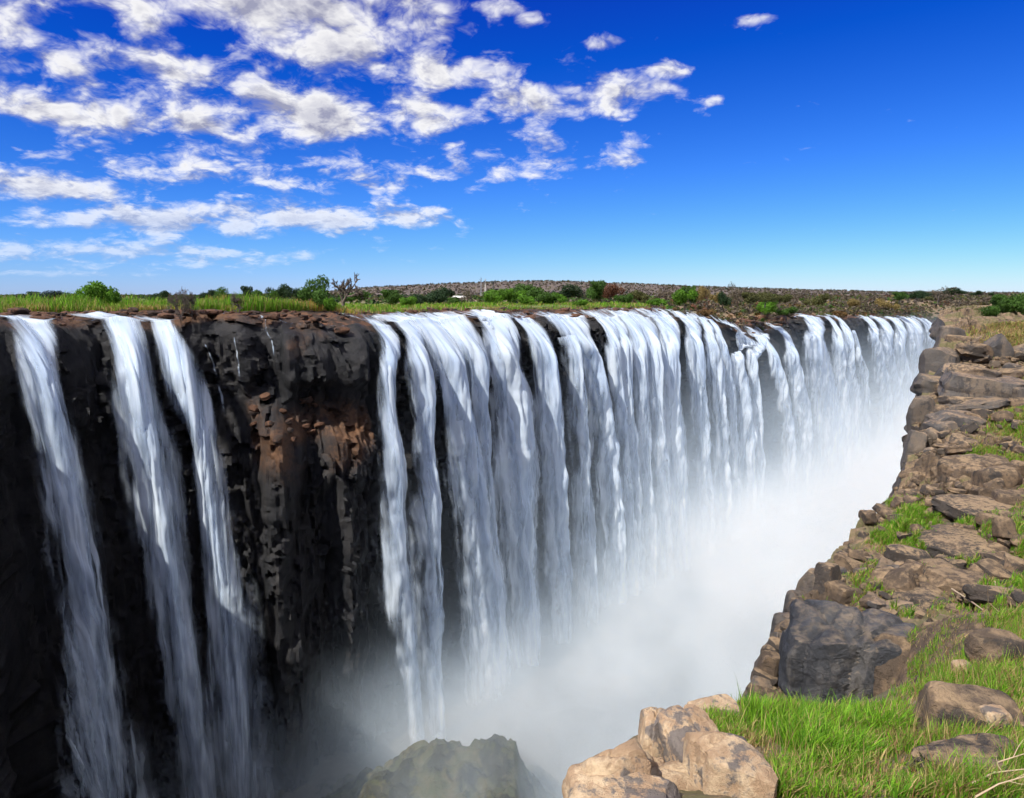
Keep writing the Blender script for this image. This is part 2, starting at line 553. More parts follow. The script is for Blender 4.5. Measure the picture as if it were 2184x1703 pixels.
def blocks(a, b, seed):
    """A random height per irregular cell: jointed rock."""
    ai, bi = np.floor(a), np.floor(b)
    best = np.full(np.shape(a), 9e9)
    val = np.zeros(np.shape(a))
    for i in (-1, 0, 1):
        for j in (-1, 0, 1):
            x, y = (ai + i).astype(np.int64), (bi + j).astype(np.int64)
            h = _perm[_perm[(x + seed) & 255] + (y & 255)]
            h2 = _perm[h + 7]
            dd_ = (a - x - h / 256.0) ** 2 + (b - y - h2 / 256.0) ** 2
            v = _perm[h2 + 31] / 255.0
            val = np.where(dd_ < best, v, val)
            best = np.minimum(best, dd_)
    return val


def joint(a, b, seed):
    """(random value, distance to the joint) of irregular cells."""
    ai, bi = np.floor(a), np.floor(b)
    b1 = np.full(np.shape(a), 9e9)
    b2 = np.full(np.shape(a), 9e9)
    val = np.zeros(np.shape(a))
    for i in (-1, 0, 1):
        for j in (-1, 0, 1):
            x, y = (ai + i).astype(np.int64), (bi + j).astype(np.int64)
            h = _perm[_perm[(x + seed) & 255] + (y & 255)]
            h2 = _perm[h + 7]
            q = np.hypot(a - x - h / 256.0, b - y - h2 / 256.0)
            val = np.where(q < b1, _perm[h2 + 31] / 255.0, val)
            b2 = np.where(q < b1, b1, np.minimum(b2, q))
            b1 = np.minimum(b1, q)
    return val, b2 - b1


def wall_offset(s, d):
    """How far the wall stands out from the lip line at depth d."""
    rim = -3.6 * np.exp(-d / 2.0) + 0.025 * d - 0.3 + 2.2 * fbm(s / 7.0, 0.3, 5.5, 3) * np.exp(-d / 7.0)
    n = lip(s)
    big = 2.6 * fbm(s / 26.0, d / 70.0, 1.7, 3) * smooth(d, 0, 14)
    col = 1.5 * fbm(s / 5.0, d / 34.0, 4.2, 4, 0.55, ridged=True) * smooth(d, 1, 6)
    wx, wy = 0.5 * pn(s / 2.0, d / 2.0, 3.3), 0.5 * pn(s / 2.0, d / 2.0, 6.3)
    blk = 0.35 * fbm(s / 2.4, d / 3.2, 9.1, 4, 0.55) + 2.5 * (blocks(s / 5.0 + wx, d / 13.0 + wy, 3) - .5) + 1.0 * (blocks(s / 1.8 + wx, d / 6.5 + wy, 57) - .5)
    led = 0.55 * np.tanh(3 * np.sin(d / 2.6 + 2.2 * pn(s / 14.0, d / 30.0, 2.2) + s * 0.03)) * (1 - smooth(d, 18, 40))
    o = rim + big + col * 0.8 + blk + led - 1.4
    # the brown buttress between the left falls and the main falls
    c = (s - S_BUT0) / (S_BUT1 - S_BUT0)
    m = smooth(c, 0.0, 0.12) * (1 - smooth(c, 0.86, 1.0))
    up = 2.2 * smooth(c, 0.30, 0.36) * (1 - smooth(c, 0.90, 0.97)) * (1 - smooth(d, 8.5, 11)) * smooth(d, 0.8, 1.8)
    sh = 5.2 * smooth(d, 13.5 + 2.2 * pn(s / 3.0, 1.1), 18.5) * (0.55 + 0.45 * np.cos((c - 0.28) * 15.0)) * (1 - smooth(c, 0.62, 0.95)) * smooth(c, 0.02, 0.16)
    sh = sh * (1 - 0.55 * smooth(d, 23, 46))
    sh = sh + 3.5 * smooth(d, 10, 15) * np.exp(-((c - 0.22) / 0.14) ** 2)
    fold = 0.8 * fbm(s / 1.5 + 0.05 * d, d / 16.0, 2.6, 3, 0.55, ridged=True) * smooth(d, 14, 20) + 1.7 * fbm(s / 3.4 + 0.035 * d, d / 26.0, 6.6, 3, 0.5, ridged=True) * smooth(d, 16, 26)
    return o + m * (up + sh + fold)


def build_wall():
    # sample evenly as seen: fine near, coarse far
    ss_, s = [], LS[0]
    while s < LS[-1]:
        ss_.append(s)
        p = lip(s)
        dist = max(30.0, math.hypot(p[0], p[1]))
        vis = s_at(-40) < s < s_at(2120)
        s += dist * (0.0034 if vis else 0.04)
    s = np.array(ss_)
    d = np.concatenate([np.linspace(0, 16, 52)[:-1], np.linspace(16, -FLOOR + 4, 150)])
    S, Dd = np.meshgrid(s, d, indexing='ij')
    off = wall_offset(S, Dd)
    L = lip(S)
    N = lip_normal(S)
    jit = 0.5 * fbm(S / 2.0, Dd / 2.0, 7.7, 3)
    X = L[..., 0] + N[..., 0] * off
    Y = L[..., 1] + N[..., 1] * off
    Z = L[..., 2] - Dd + jit * 0.25 * smooth(Dd, 0, 1)
    c = (S - S_BUT0) / (S_BUT1 - S_BUT0)
    inb = smooth(c, 0.0, 0.1) * (1 - smooth(c, 0.9, 1.0))
    brown = inb * np.clip(1.0 - np.abs(Dd - 18) / 9.0, 0, 1) * 1.1
    brown = np.maximum(brown, inb * smooth(c, 0.3, 0.38) * (1 - smooth(c, 0.62, 0.7)) * (1 - smooth(Dd, 3, 8)))
    brown = np.maximum(brown, 0.9 * (1 - smooth(Dd, 0.3, 2.2)))
    brown = brown * (0.6 + 0.8 * fbm(S / 6.0, Dd / 6.0, 3.3, 3))
    V = np.stack([X, Y, Z], -1).reshape(-1, 3)
    me = new_mesh('cliff', V, grid_faces(len(s), len(d), flip=True), M_WALL, attrs={'brown': np.clip(brown, 0, 1)})
    me.set_sharp_from_angle(angle=math.radians(38))
    return link('cliff', me, label='dark wet basalt cliff that the waterfalls pour over', kind='structure'), s


cliff, wall_s = build_wall()

# ------------------------------------------------------------------ plateau above the falls, out to the horizon
FAN_S = np.array([LS[0], s_at(0), s_at(850), s_at(1450), s_at(1985), LS[-1] * 0.74, LS[-1]])
_a0 = [235, 155, 132, 112, 82, 40, -20]


def fan_dir(s):
    a = np.radians(np.interp(s, FAN_S, _a0))
    return np.stack([np.cos(a), np.sin(a)], -1)


def plateau_z(x, y, s, r, zl):
    base = -2.45 - 0.6 * smooth(s, s_at(700), s_at(950)) - 1.2 * smooth(s, s_at(1500), s_at(1750)) * (1 - smooth(r, 150, 500))
    w = np.exp(-r / (7.0 + 29.0 * smooth(s, s_at(1450), s_at(1800))))
    z = zl * w + base * (1 - w)
    z = z + 0.55 * fbm(x / 14.0, y / 14.0, 2.2, 3) * smooth(r, 2, 18) * (1 - smooth(r, 400, 900)) * 0.8
    z = z + 0.35 * fbm(x / 3.0, y / 3.0, 5.2, 3) * smooth(r, 0, 3) * (1 - smooth(r, 16, 40))
    return z


def plateau_point(u, r):
    """A point on the plateau r metres behind the lip seen in column u at the lip."""
    s = s_at(u)
    p = lip(s)
    d = fan_dir(s)
    n = lip_normal(s)
    x, y = p[0] - 5.0 * n[0] + d[0] * r, p[1] - 5.0 * n[1] + d[1] * r
    return np.array([x, y, float(plateau_z(x, y, s, r, p[2]))])


def build_plateau():
    s = np.concatenate([wall_s[::2], [wall_s[-1]]])
    r = np.concatenate([[0], np.geomspace(0.5, 60, 46), np.geomspace(66, 26000, 60)])
    S, R = np.meshgrid(s, r, indexing='ij')
    L, N, Dr = lip(S), lip_normal(S), fan_dir(S)
    off = wall_offset(s, np.zeros_like(s))
    X = L[..., 0] + N[..., 0] * off[:, None] + Dr[..., 0] * R
    Y = L[..., 1] + N[..., 1] * off[:, None] + Dr[..., 1] * R
    Z = plateau_z(X, Y, S, R, L[..., 2])
    V = np.stack([X, Y, Z], -1).reshape(-1, 3)
    F = grid_faces(len(s), len(r))
    rr = R.reshape(-1)[F[:, 0]]
    me = new_mesh('plateau', V, F, M_PLAIN)
    me.materials.append(M_RIM)
    sidx = S.reshape(-1)[F[:, 0]]
    lim = np.where(sidx < s_at(1450), 13.0, 5.0) + 4.0 * pn(X.reshape(-1)[F[:, 0]] / 5, Y.reshape(-1)[F[:, 0]] / 5)
    me.materials.append(M_DRY)
    dry_ = (sidx > s_at(1480)) | (rr > 160)
    me.polygons.foreach_set('material_index', np.where(rr < lim, 1, np.where(dry_, 2, 0)).astype(np.int32))
    return link('ground', me, kind='structure', label='flat grassy plateau behind the falls reaching the horizon')


plateau = build_plateau()

# gorge floor
gp = np.array([[-140, -60], [420, -60], [420, 560], [-140, 560]], float)
gx, gy = np.meshgrid(np.linspace(-140, 420, 160), np.linspace(-60, 560, 180), indexing='ij')
gz = FLOOR + 2.4 * fbm(gx / 18, gy / 18, 1.0, 5)
link('gorge_floor', new_mesh('gorge_floor', np.stack([gx, gy, gz], -1).reshape(-1, 3), grid_faces(160, 180, True), M_BED), kind='structure',
     label='rocky gorge floor under the spray')

# distant hill
HX = [(-400, 640), (300, 636), (600, 630), (720, 624), (800, 616), (900, 611), (1000, 607), (1100, 603), (1200, 603), (1330, 608), (1500, 615), (1700, 621), (1900, 626), (2100, 627), (2500, 628)]


def hill_z(x, y):
    u = 1092 + FPX * x / y * 0.985
    v = np.interp(u, [h[0] for h in HX], [h[1] for h in HX])
    top = 3000.0 * (629.0 - v) / FPX + 4.0
    return -8.0 + (top + 8.0) * np.exp(-((y - 3000.0) / 900.0) ** 2) + 2.5 * fbm(x / 160, y / 160, 3.0, 4)


hx, hy = np.meshgrid(np.linspace(-3200, 3400, 240), np.linspace(1500, 4600, 60), indexing='ij')
link('hill', new_mesh('hill', np.stack([hx, hy, hill_z(hx, hy)], -1).reshape(-1, 3), grid_faces(240, 60, True), M_HILL), kind='structure',
     label='low hill covered with dry scrub on the horizon')

# ------------------------------------------------------------------ the bank on the camera's side of the gorge
EDGE_PX = [(1130, 1800, 4.6), (1235, 1690, 5.8), (1290, 1615, 6.9), (1370, 1560, 8.0), (1450, 1530, 9.0), (1520, 1512, 9.6), (1595, 1500, 10.2)]
EDGE_PX2 = [(1604, 1497, 16), (1614, 1439, 17.5), (1646, 1371, 19.5), (1665, 1312, 22), (1717, 1262, 26), (1784, 1172, 32), (1832, 1109, 37), (1915, 1042, 45),
            (1936, 985, 50), (1940, 930, 56), (1968, 834, 66), (2012, 716, 79)]
EDGE = [(-14, -24, -6), (-8, -12, -5.6), (-3.0, -2.0, -4.2), (-1.0, 2.2, -3.8)] + [tuple(at(*q)) for q in EDGE_PX + EDGE_PX2] + \
       [(54.5, 86, -4.0), (59, 96, -3.6), (68, 108, -3.4), (88, 118, -3.4), (130, 124, -3.4), (150, 150, -4)]
ES, EP = polyline(EDGE, 1.0)
BANK_CTRL = [tuple(at(*q)) for q in EDGE_PX + EDGE_PX2] + [tuple(at(*q)) for q in [
    (2184, 705, 78), (2100, 705, 80), (2184, 676, 98), (2100, 730, 74), (2184, 770, 68), (2060, 800, 66), (2184, 850, 58), (2090, 900, 54), (2184, 960, 46), (2040, 980, 47),
    (2000, 1060, 40), (2184, 1060, 36), (2184, 1150, 29), (2000, 1150, 31.5), (1900, 1120, 35), (1880, 1200, 28), (2080, 1230, 25), (2184, 1255, 22), (1960, 1270, 23.5),
    (1820, 1290, 24), (1740, 1320, 22), (1720, 1400, 19), (1900, 1345, 18.5), (1780, 1500, 15.6), (1920, 1500, 13.5),
    (1700, 1508, 10.6), (1820, 1512, 10.8), (1930, 1450, 12.0), (1960, 1350, 14.5), (2060, 1320, 15.5), (2184, 1305, 15.5), (2184, 1420, 10.6), (2050, 1450, 10.4), (2184, 1540, 8.0),
    (2000, 1580, 7.7), (1850, 1590, 7.8), (1700, 1600, 7.4), (1580, 1590, 7.5), (1500, 1600, 7.3), (1640, 1700, 5.7), (1850, 1700, 5.6), (2050, 1700, 5.5), (2184, 1700, 5.4), (1420, 1690, 5.8)]] + \
    [(0, 0, -3.6), (6, 1, -2.6), (12, 4, -2.6), (20, 10, -3.5), (4, -8, -3), (-8, -12, -5.6), (40, 30, -6), (70, 50, -3), (110, 80, -2.4), (72, 104, -2.4), (95, 112, -2.6), (120, 118, -3)]
BANK_CTRL = np.array(BANK_CTRL)


def _bw(x, y):
    q = np.maximum(np.asarray(y, float) + 12.0, 3.0)
    return np.stack([np.asarray(x, float) / q * 1.6, np.log(q)], -1)


def _tps(r2):
    return np.where(r2 > 1e-12, r2 * np.log(np.maximum(r2, 1e-12)), 0.0)


_c = _bw(BANK_CTRL[:, 0], BANK_CTRL[:, 1])
_n = len(_c)
_K = _tps(((_c[:, None] - _c[None]) ** 2).sum(-1)) + np.eye(_n) * 2e-3
_Pm = np.concatenate([np.ones((_n, 1)), _c], 1)
_A = np.block([[_K, _Pm], [_Pm.T, np.zeros((3, 3))]])
_w = np.linalg.solve(_A, np.concatenate([BANK_CTRL[:, 2], np.zeros(3)]))


def bank_base(x, y):
    p = _bw(x, y)
    sh = p.shape[:-1]
    p = p.reshape(-1, 2)
    out = np.empty(len(p))
    for k in range(0, len(p), 20000):
        q = p[k:k + 20000]
        out[k:k + 20000] = _tps(((q[:, None] - _c[None]) ** 2).sum(-1)) @ _w[:_n] + _w[_n] + q @ _w[_n + 1:]
    return out.reshape(sh)


def bank_z(x, y):
    z = bank_base(x, y)
    far = smooth(y, 11, 20)
    n = 1.5 * fbm(x / 5.0, y / 5.0, 1.1, 4) + 0.7 * fbm(x / 1.6, y / 1.6, 4.4, 4, 0.5, ridged=True)
    step = 1.5
    zz = (z + n * 0.9) / step
    terr = (np.floor(zz) + smooth(zz - np.floor(zz), 0.25, 0.75)) * step
    z_far = 0.35 * (z + n * 0.55) + 0.65 * terr
    q = np.maximum(np.hypot(x, y), 12.0)
    wx, wy = 0.6 * pn(x / 2.0, y / 2.0, 3.3), 0.6 * pn(x / 2.0, y / 2.0, 6.3)
    v1, e1 = joint(x / 3.4 + wx, y / 2.3 + wy, 11)
    v2, e2 = joint(x / 1.3 + wx, y / 0.95 + wy, 91)
    rk = smooth(fbm(x / 9.0, y / 9.0, 3.9, 2), -.25, .1)
    z_far = z_far + rk * (0.9 * (v1 - .5) - 0.45 * np.exp(-e1 / .07) + 0.42 * (v2 - .5) - 0.25 * np.exp(-e2 / .09)) + 0.22 * fbm(x / 1.0, y / 1.0, 7.1, 3) + 0.10 * fbm(x / .35, y / .35, 2.1, 2)
    z_near = z + 0.10 * fbm(x / 1.1, y / 1.1, 2.1, 4)
    return z_near * (1 - far) + z_far * far


def edge(s):
    return np.stack([np.interp(s, ES, EP[:, k]) for k in range(3)], -1)


def edge_normal(s):
    s = np.asarray(s)
    p = edge(s)
    w = np.clip(0.12 * np.hypot(p[..., 0], p[..., 1]), 0.6, 8)
    d = edge(s + w) - edge(s - w)
    n = np.stack([-d[..., 1], d[..., 0]], -1)
    return n / np.maximum(np.linalg.norm(n, axis=-1, keepdims=True), 1e-6)


def build_bank():
    ss_, s = [], ES[0]
    while s < ES[-1]:
        ss_.append(s)
        p = edge(s)
        s += max(0.05, 0.0042 * math.hypot(p[0], p[1])) if p[1] > 3 else 0.5
    s = np.array(ss_)
    E = edge(s)
    dist = np.maximum(np.hypot(E[:, 0], E[:, 1]), 5.0)
    # inland: to the right and back a little, never over the gorge
    ang = np.interp(s, [ES[0], s[np.argmax(E[:, 1] > 9)], s[np.argmax(E[:, 1] > 60)], s[np.argmax(E[:, 1] > 95)], ES[-1]], [-75, -22, -22, -22, -42])
    dr = np.stack([np.cos(np.radians(ang)), np.sin(np.radians(ang))], -1)
    r = np.concatenate([[0], np.geomspace(0.006, 0.9, 250), np.geomspace(0.95, 2.2, 14)])
    R = r[None, :] * dist[:, None]
    X = E[:, None, 0] + dr[:, None, 0] * R
    Y = E[:, None, 1] + dr[:, None, 1] * R
    Z = bank_z(X, Y)
    Zb = bank_base(X, Y)
    Z = Zb + np.clip(Z - Zb, -1.6, 1.0) * (0.45 + 0.55 * smooth(r[None, :] + 0 * Z, 0.0, 0.03))
    nrm = edge_normal(s)
    # the face below the edge
    d = np.concatenate([np.linspace(0, 14, 70)[1:], np.geomspace(14.6, 84, 50)])
    S, Dd = np.meshgrid(s, d, indexing='ij')
    sc_ = np.clip(dist / 40.0, 0.12, 1.0)[:, None]
    off = (0.9 * fbm(S / 5.0, Dd / 4.0, 2.7, 4) + 0.9 * fbm(S / 2.2, Dd / 9.0, 5.1, 4, 0.5, ridged=True) + 0.5 * np.tanh(3 * np.sin(Dd / 0.9 + 2.0 * pn(S / 9.0, 0.3)))) * np.clip(sc_ * 1.6, 0, 1)
    off = off * smooth(Dd / sc_, 0, 3) - 0.05 * Dd
    FX = E[:, None, 0] + nrm[:, None, 0] * off
    FY = E[:, None, 1] + nrm[:, None, 1] * off
    FZ = Z[:, :1] - Dd
    V = np.concatenate([np.stack([FX, FY, FZ], -1)[:, ::-1], np.stack([X, Y, Z], -1)], 1)
    n, m = V.shape[:2]
    F = grid_faces(n, m, True)
    me = new_mesh('bank', V.reshape(-1, 3), F, M_BANK)
    me.set_sharp_from_angle(angle=math.radians(40))
    me.materials.append(M_DARK)
    me.materials.append(M_SOIL)
    j = F[:, 0] % m
    vy = V.reshape(-1, 3)[F[:, 0]]
    mi = np.zeros(len(F), np.int32)
    mi[j < len(d)] = 1
    soil = (j >= len(d)) & ((vy[:, 1] < 13.0) | (pn(vy[:, 0] / 4.0, vy[:, 1] / 4.0, 8.8) + 0.3 * pn(vy[:, 0], vy[:, 1], 1.8) > 0.05))
    mi[soil] = 2
    me.polygons.foreach_set('material_index', mi)
    return link('bank', me, kind='structure', label='rocky grassy bank falling steeply into the gorge on the viewing side')


bank = build_bank()


from mathutils.bvhtree import BVHTree


def tree_of(me):
    v = np.empty(len(me.vertices) * 3, np.float32)
    me.vertices.foreach_get('co', v)
    return BVHTree.FromPolygons([tuple(p) for p in v.reshape(-1, 3).tolist()], [tuple(p.vertices) for p in me.polygons])


_bank_tree = tree_of(bank.data)


def on_bank_many(uv):
    """Where lines of sight meet the bank."""
    out = np.full((len(uv), 3), np.nan)
    o = Vector((0, 0, 0))
    for i, (u, v) in enumerate(uv):
        h = _bank_tree.ray_cast(o, Vector(ray(u, v)).normalized(), 140.0)
        if h[0] is not None:
            out[i] = h[0]
    return out


# ------------------------------------------------------------------ the waterfalls
def traj(d):
    return 0.75 - 3.0 * np.exp(-d / 2.0) + 1.7 * np.sqrt(2 * np.maximum(d - 1.0, 0) / 9.8)


def fall_off(s, d):
    w = wall_offset(np.asarray(s, float), np.asarray(d, float))
    # a smoothed wall under the water, so the sheet glides over it
    return np.maximum(traj(d), w + 0.25) if np.ndim(w) == 0 else np.maximum(traj(d), w + 0.25)


def proj(p):
    dep = p[1] * math.cos(PITCH) - p[2] * math.sin(PITCH)
    up = p[1] * math.sin(PITCH) + p[2] * math.cos(PITCH)
    return 1092 + FPX * p[0] / dep, 851 - FPX * up / dep


def sd_at(u, v):
    """(arc length, depth) of the point of the falling sheet seen at (u, v)."""
    s, d = s_at(u), 1.0

    def f(s, d):
        L, N = lip(s), lip_normal(s)
        o = float(traj(d))
        return proj((L[0] + N[0] * o, L[1] + N[1] * o, L[2] - d))
    for _ in range(14):
        u0, v0 = f(s, d)
        us_, vs_ = f(s + .2, d)
        ud, vd = f(s, d + .2)
        J = np.array([[(us_ - u0) / .2, (ud - u0) / .2], [(vs_ - v0) / .2, (vd - v0) / .2]])
        st = np.linalg.solve(J, [u - u0, v - v0])
        s += float(np.clip(st[0], -12, 12))
        d = max(0.0, d + float(np.clip(st[1], -15, 15)))
    return s, d


FALLS = [
    ('tall waterfall nearest the left edge, pouring over the dark cliff', 1.0, [(694, 22, 112), (760, 34, 122), (850, 48, 140), (1000, 80, 172), (1150, 108, 195), (1300, 128, 215), (1500, 140, 240), (1703, 150, 270)]),
    ('broad tumbling waterfall, second from the left, close beside the third', 1.0, [(682, 214, 300), (791, 232, 327), (847, 235, 337), (931, 255, 362), (1037, 281, 380), (1177, 306, 390), (1250, 327, 397), (1425, 352, 425), (1566, 380, 443), (1703, 397, 462)]),
    ('widening waterfall, third from the left, closest to the brown buttress', 1.0, [(685, 322, 366), (738, 330, 400), (791, 339, 422), (847, 366, 446), (931, 397, 464), (1037, 415, 475), (1177, 436, 498), (1250, 443, 522), (1425, 452, 541), (1566, 467, 552), (1703, 488, 576)]),
    ('thin water trickle down the dark wall just right of the third waterfall', .8, [(738, 434, 438), (791, 450, 456), (871, 464, 471), (930, 470, 476)]),
    ('short thin trickle in the middle of the dark wall left of the buttress', .8, [(722, 491, 497), (760, 497, 504), (826, 500, 505)]),
    ('thin trickle dropping beside the brown square block of the buttress', .9, [(689, 555, 561), (720, 560, 566), (728, 572, 580), (784, 580, 586)]),
    ('narrow waterfall against the right side of the dark buttress, breaking halfway down', .95, [(705, 803, 838), (800, 808, 840), (896, 811, 846), (967, 812, 862), (1100, 812, 862), (1250, 822, 880), (1400, 850, 890), (1560, 870, 905)]),
    ('slender bright waterfall, second right of the buttress', 1.1, [(700, 852, 900), (756, 865, 907), (861, 883, 921), (967, 884, 922), (1072, 879, 935), (1144, 886, 930), (1250, 890, 934), (1390, 898, 935), (1560, 905, 940)]),
    ('thick white main waterfall, the brightest and longest in the middle', 1.35, [(705, 893, 975), (740, 905, 985), (791, 926, 990), (861, 939, 1000), (931, 955, 1018), (1002, 963, 1037), (1072, 976, 1042), (1160, 984, 1052), (1250, 995, 1074), (1390, 998, 1088), (1560, 1000, 1100)]),
    ('stepped cascade feeding a thin veil between the two largest middle falls', 1.0, [(684, 935, 1002), (712, 950, 1018), (740, 972, 1036), (791, 985, 1042), (861, 1003, 1036), (931, 1014, 1040), (1037, 1030, 1050), (1177, 1040, 1060)]),
    ('wide full waterfall with a domed white top, right of the main fall', 1.3, [(676, 1018, 1088), (738, 1032, 1102), (791, 1050, 1112), (861, 1058, 1129), (931, 1060, 1137), (1002, 1058, 1147), (1107, 1066, 1138), (1250, 1085, 1140), (1400, 1090, 1150), (1560, 1100, 1160)]),
    ('even waterfall between two black rock gaps near the picture middle', 1.2, [(682, 1098, 1138), (720, 1125, 1172), (773, 1136, 1184), (861, 1143, 1193), (931, 1149, 1198), (1002, 1152, 1200), (1107, 1160, 1204), (1250, 1167, 1212), (1400, 1170, 1215)]),
    ('faint thin veil of water left beside the bright leaning waterfall', .85, [(720, 1190, 1236), (791, 1205, 1241), (896, 1212, 1249), (1002, 1220, 1255), (1177, 1228, 1262), (1400, 1235, 1275)]),
    ('bright leaning waterfall that starts as a wide rapid among brown rocks', 1.25, [(674, 1158, 1240), (715, 1198, 1252), (756, 1232, 1274), (861, 1257, 1299), (931, 1265, 1309), (1002, 1274, 1320), (1107, 1284, 1322), (1250, 1285, 1334), (1400, 1290, 1340)]),
    ('narrow waterfall hugging the right side of the bright leaning fall', 1.0, [(682, 1272, 1302), (756, 1292, 1318), (861, 1305, 1328), (1002, 1316, 1342), (1177, 1322, 1352), (1350, 1326, 1360)]),
    ('second narrow waterfall right of the bright leaning fall', 1.0, [(685, 1298, 1328), (756, 1312, 1338), (861, 1322, 1346), (1002, 1330, 1356), (1250, 1340, 1368)]),
    ('third narrow waterfall right of the bright leaning fall', .95, [(690, 1330, 1366), (791, 1344, 1374), (931, 1352, 1380), (1107, 1358, 1390), (1300, 1362, 1396)]),
    ('fourth narrow waterfall right of the bright leaning fall', 1.0, [(678, 1345, 1385), (756, 1363, 1400), (861, 1378, 1408), (1002, 1388, 1416), (1200, 1395, 1424)]),
    ('full bright waterfall left of the dark gap where the wall steps back', 1.25, [(675, 1388, 1432), (758, 1398, 1442), (861, 1408, 1448), (935, 1412, 1456), (1113, 1417, 1464), (1250, 1420, 1468)]),
    ('waterfall just right of the dark gap where the wall steps back', 1.1, [(676, 1447, 1482), (722, 1460, 1491), (793, 1466, 1497), (900, 1475, 1504), (1020, 1482, 1512)]),
    ('second waterfall right of the dark gap, soft at its foot', 1.05, [(680, 1488, 1504), (722, 1497, 1522), (793, 1506, 1540), (900, 1516, 1542), (1000, 1522, 1548)]),
    ('thin waterfall, third right of the dark gap', .95, [(678, 1504, 1514), (722, 1523, 1540), (793, 1538, 1556), (880, 1548, 1566)]),
    ('curved waterfall with twin tops, fourth right of the dark gap', 1.1, [(684, 1532, 1563), (722, 1546, 1571), (765, 1550, 1580), (829, 1561, 1594), (930, 1570, 1605)]),
    ('thin waterfall left of the bushy rock wedge', .95, [(690, 1577, 1590), (758, 1588, 1606), (829, 1596, 1615), (900, 1602, 1622)]),
    ('curving white spout that leaves low under the bushy rock wedge', 1.15, [(730, 1625, 1642), (775, 1641, 1660), (829, 1655, 1675), (900, 1667, 1686)]),
    ('spout at the right foot of the bushy rock wedge', 1.0, [(710, 1663, 1681), (758, 1670, 1693), (829, 1684, 1711), (900, 1698, 1722)]),
    ('broad bright waterfall, first of the far group past the rock wedge', 1.25, [(671, 1704, 1738), (722, 1710, 1753), (775, 1720, 1768), (829, 1728, 1785), (900, 1738, 1800)]),
    ('slim far waterfall, second past the rock wedge', .95, [(683, 1767, 1778), (740, 1773, 1789), (793, 1778, 1797), (850, 1785, 1804)]),
    ('slim far waterfall, third past the rock wedge', 1.0, [(679, 1782, 1791), (740, 1791, 1806), (793, 1799, 1815), (850, 1806, 1824)]),
    ('threadlike far waterfall in the middle of the far dark wall', .8, [(704, 1815, 1820), (758, 1823, 1831), (810, 1832, 1842)]),
    ('slim far waterfall, fifth past the rock wedge', 1.0, [(680, 1840, 1856), (722, 1851, 1866), (793, 1866, 1886), (850, 1875, 1895)]),
    ('far waterfall, fourth counted from the right end of the falls', 1.05, [(678, 1859, 1881), (740, 1873, 1897), (811, 1893, 1913), (860, 1903, 1924)]),
    ('far waterfall, third counted from the right end of the falls', 1.15, [(676, 1890, 1910), (740, 1902, 1925), (811, 1916, 1940), (860, 1926, 1950)]),
    ('wide far waterfall, second counted from the right end of the falls', 1.2, [(680, 1918, 1950), (740, 1930, 1968), (793, 1944, 1984), (850, 1958, 1996)]),
    ('last far waterfall at the right end of the falls beside the promontory', 1.05, [(683, 1958, 1974), (722, 1972, 1986), (776, 1985, 2003), (820, 1992, 2012)]),
]


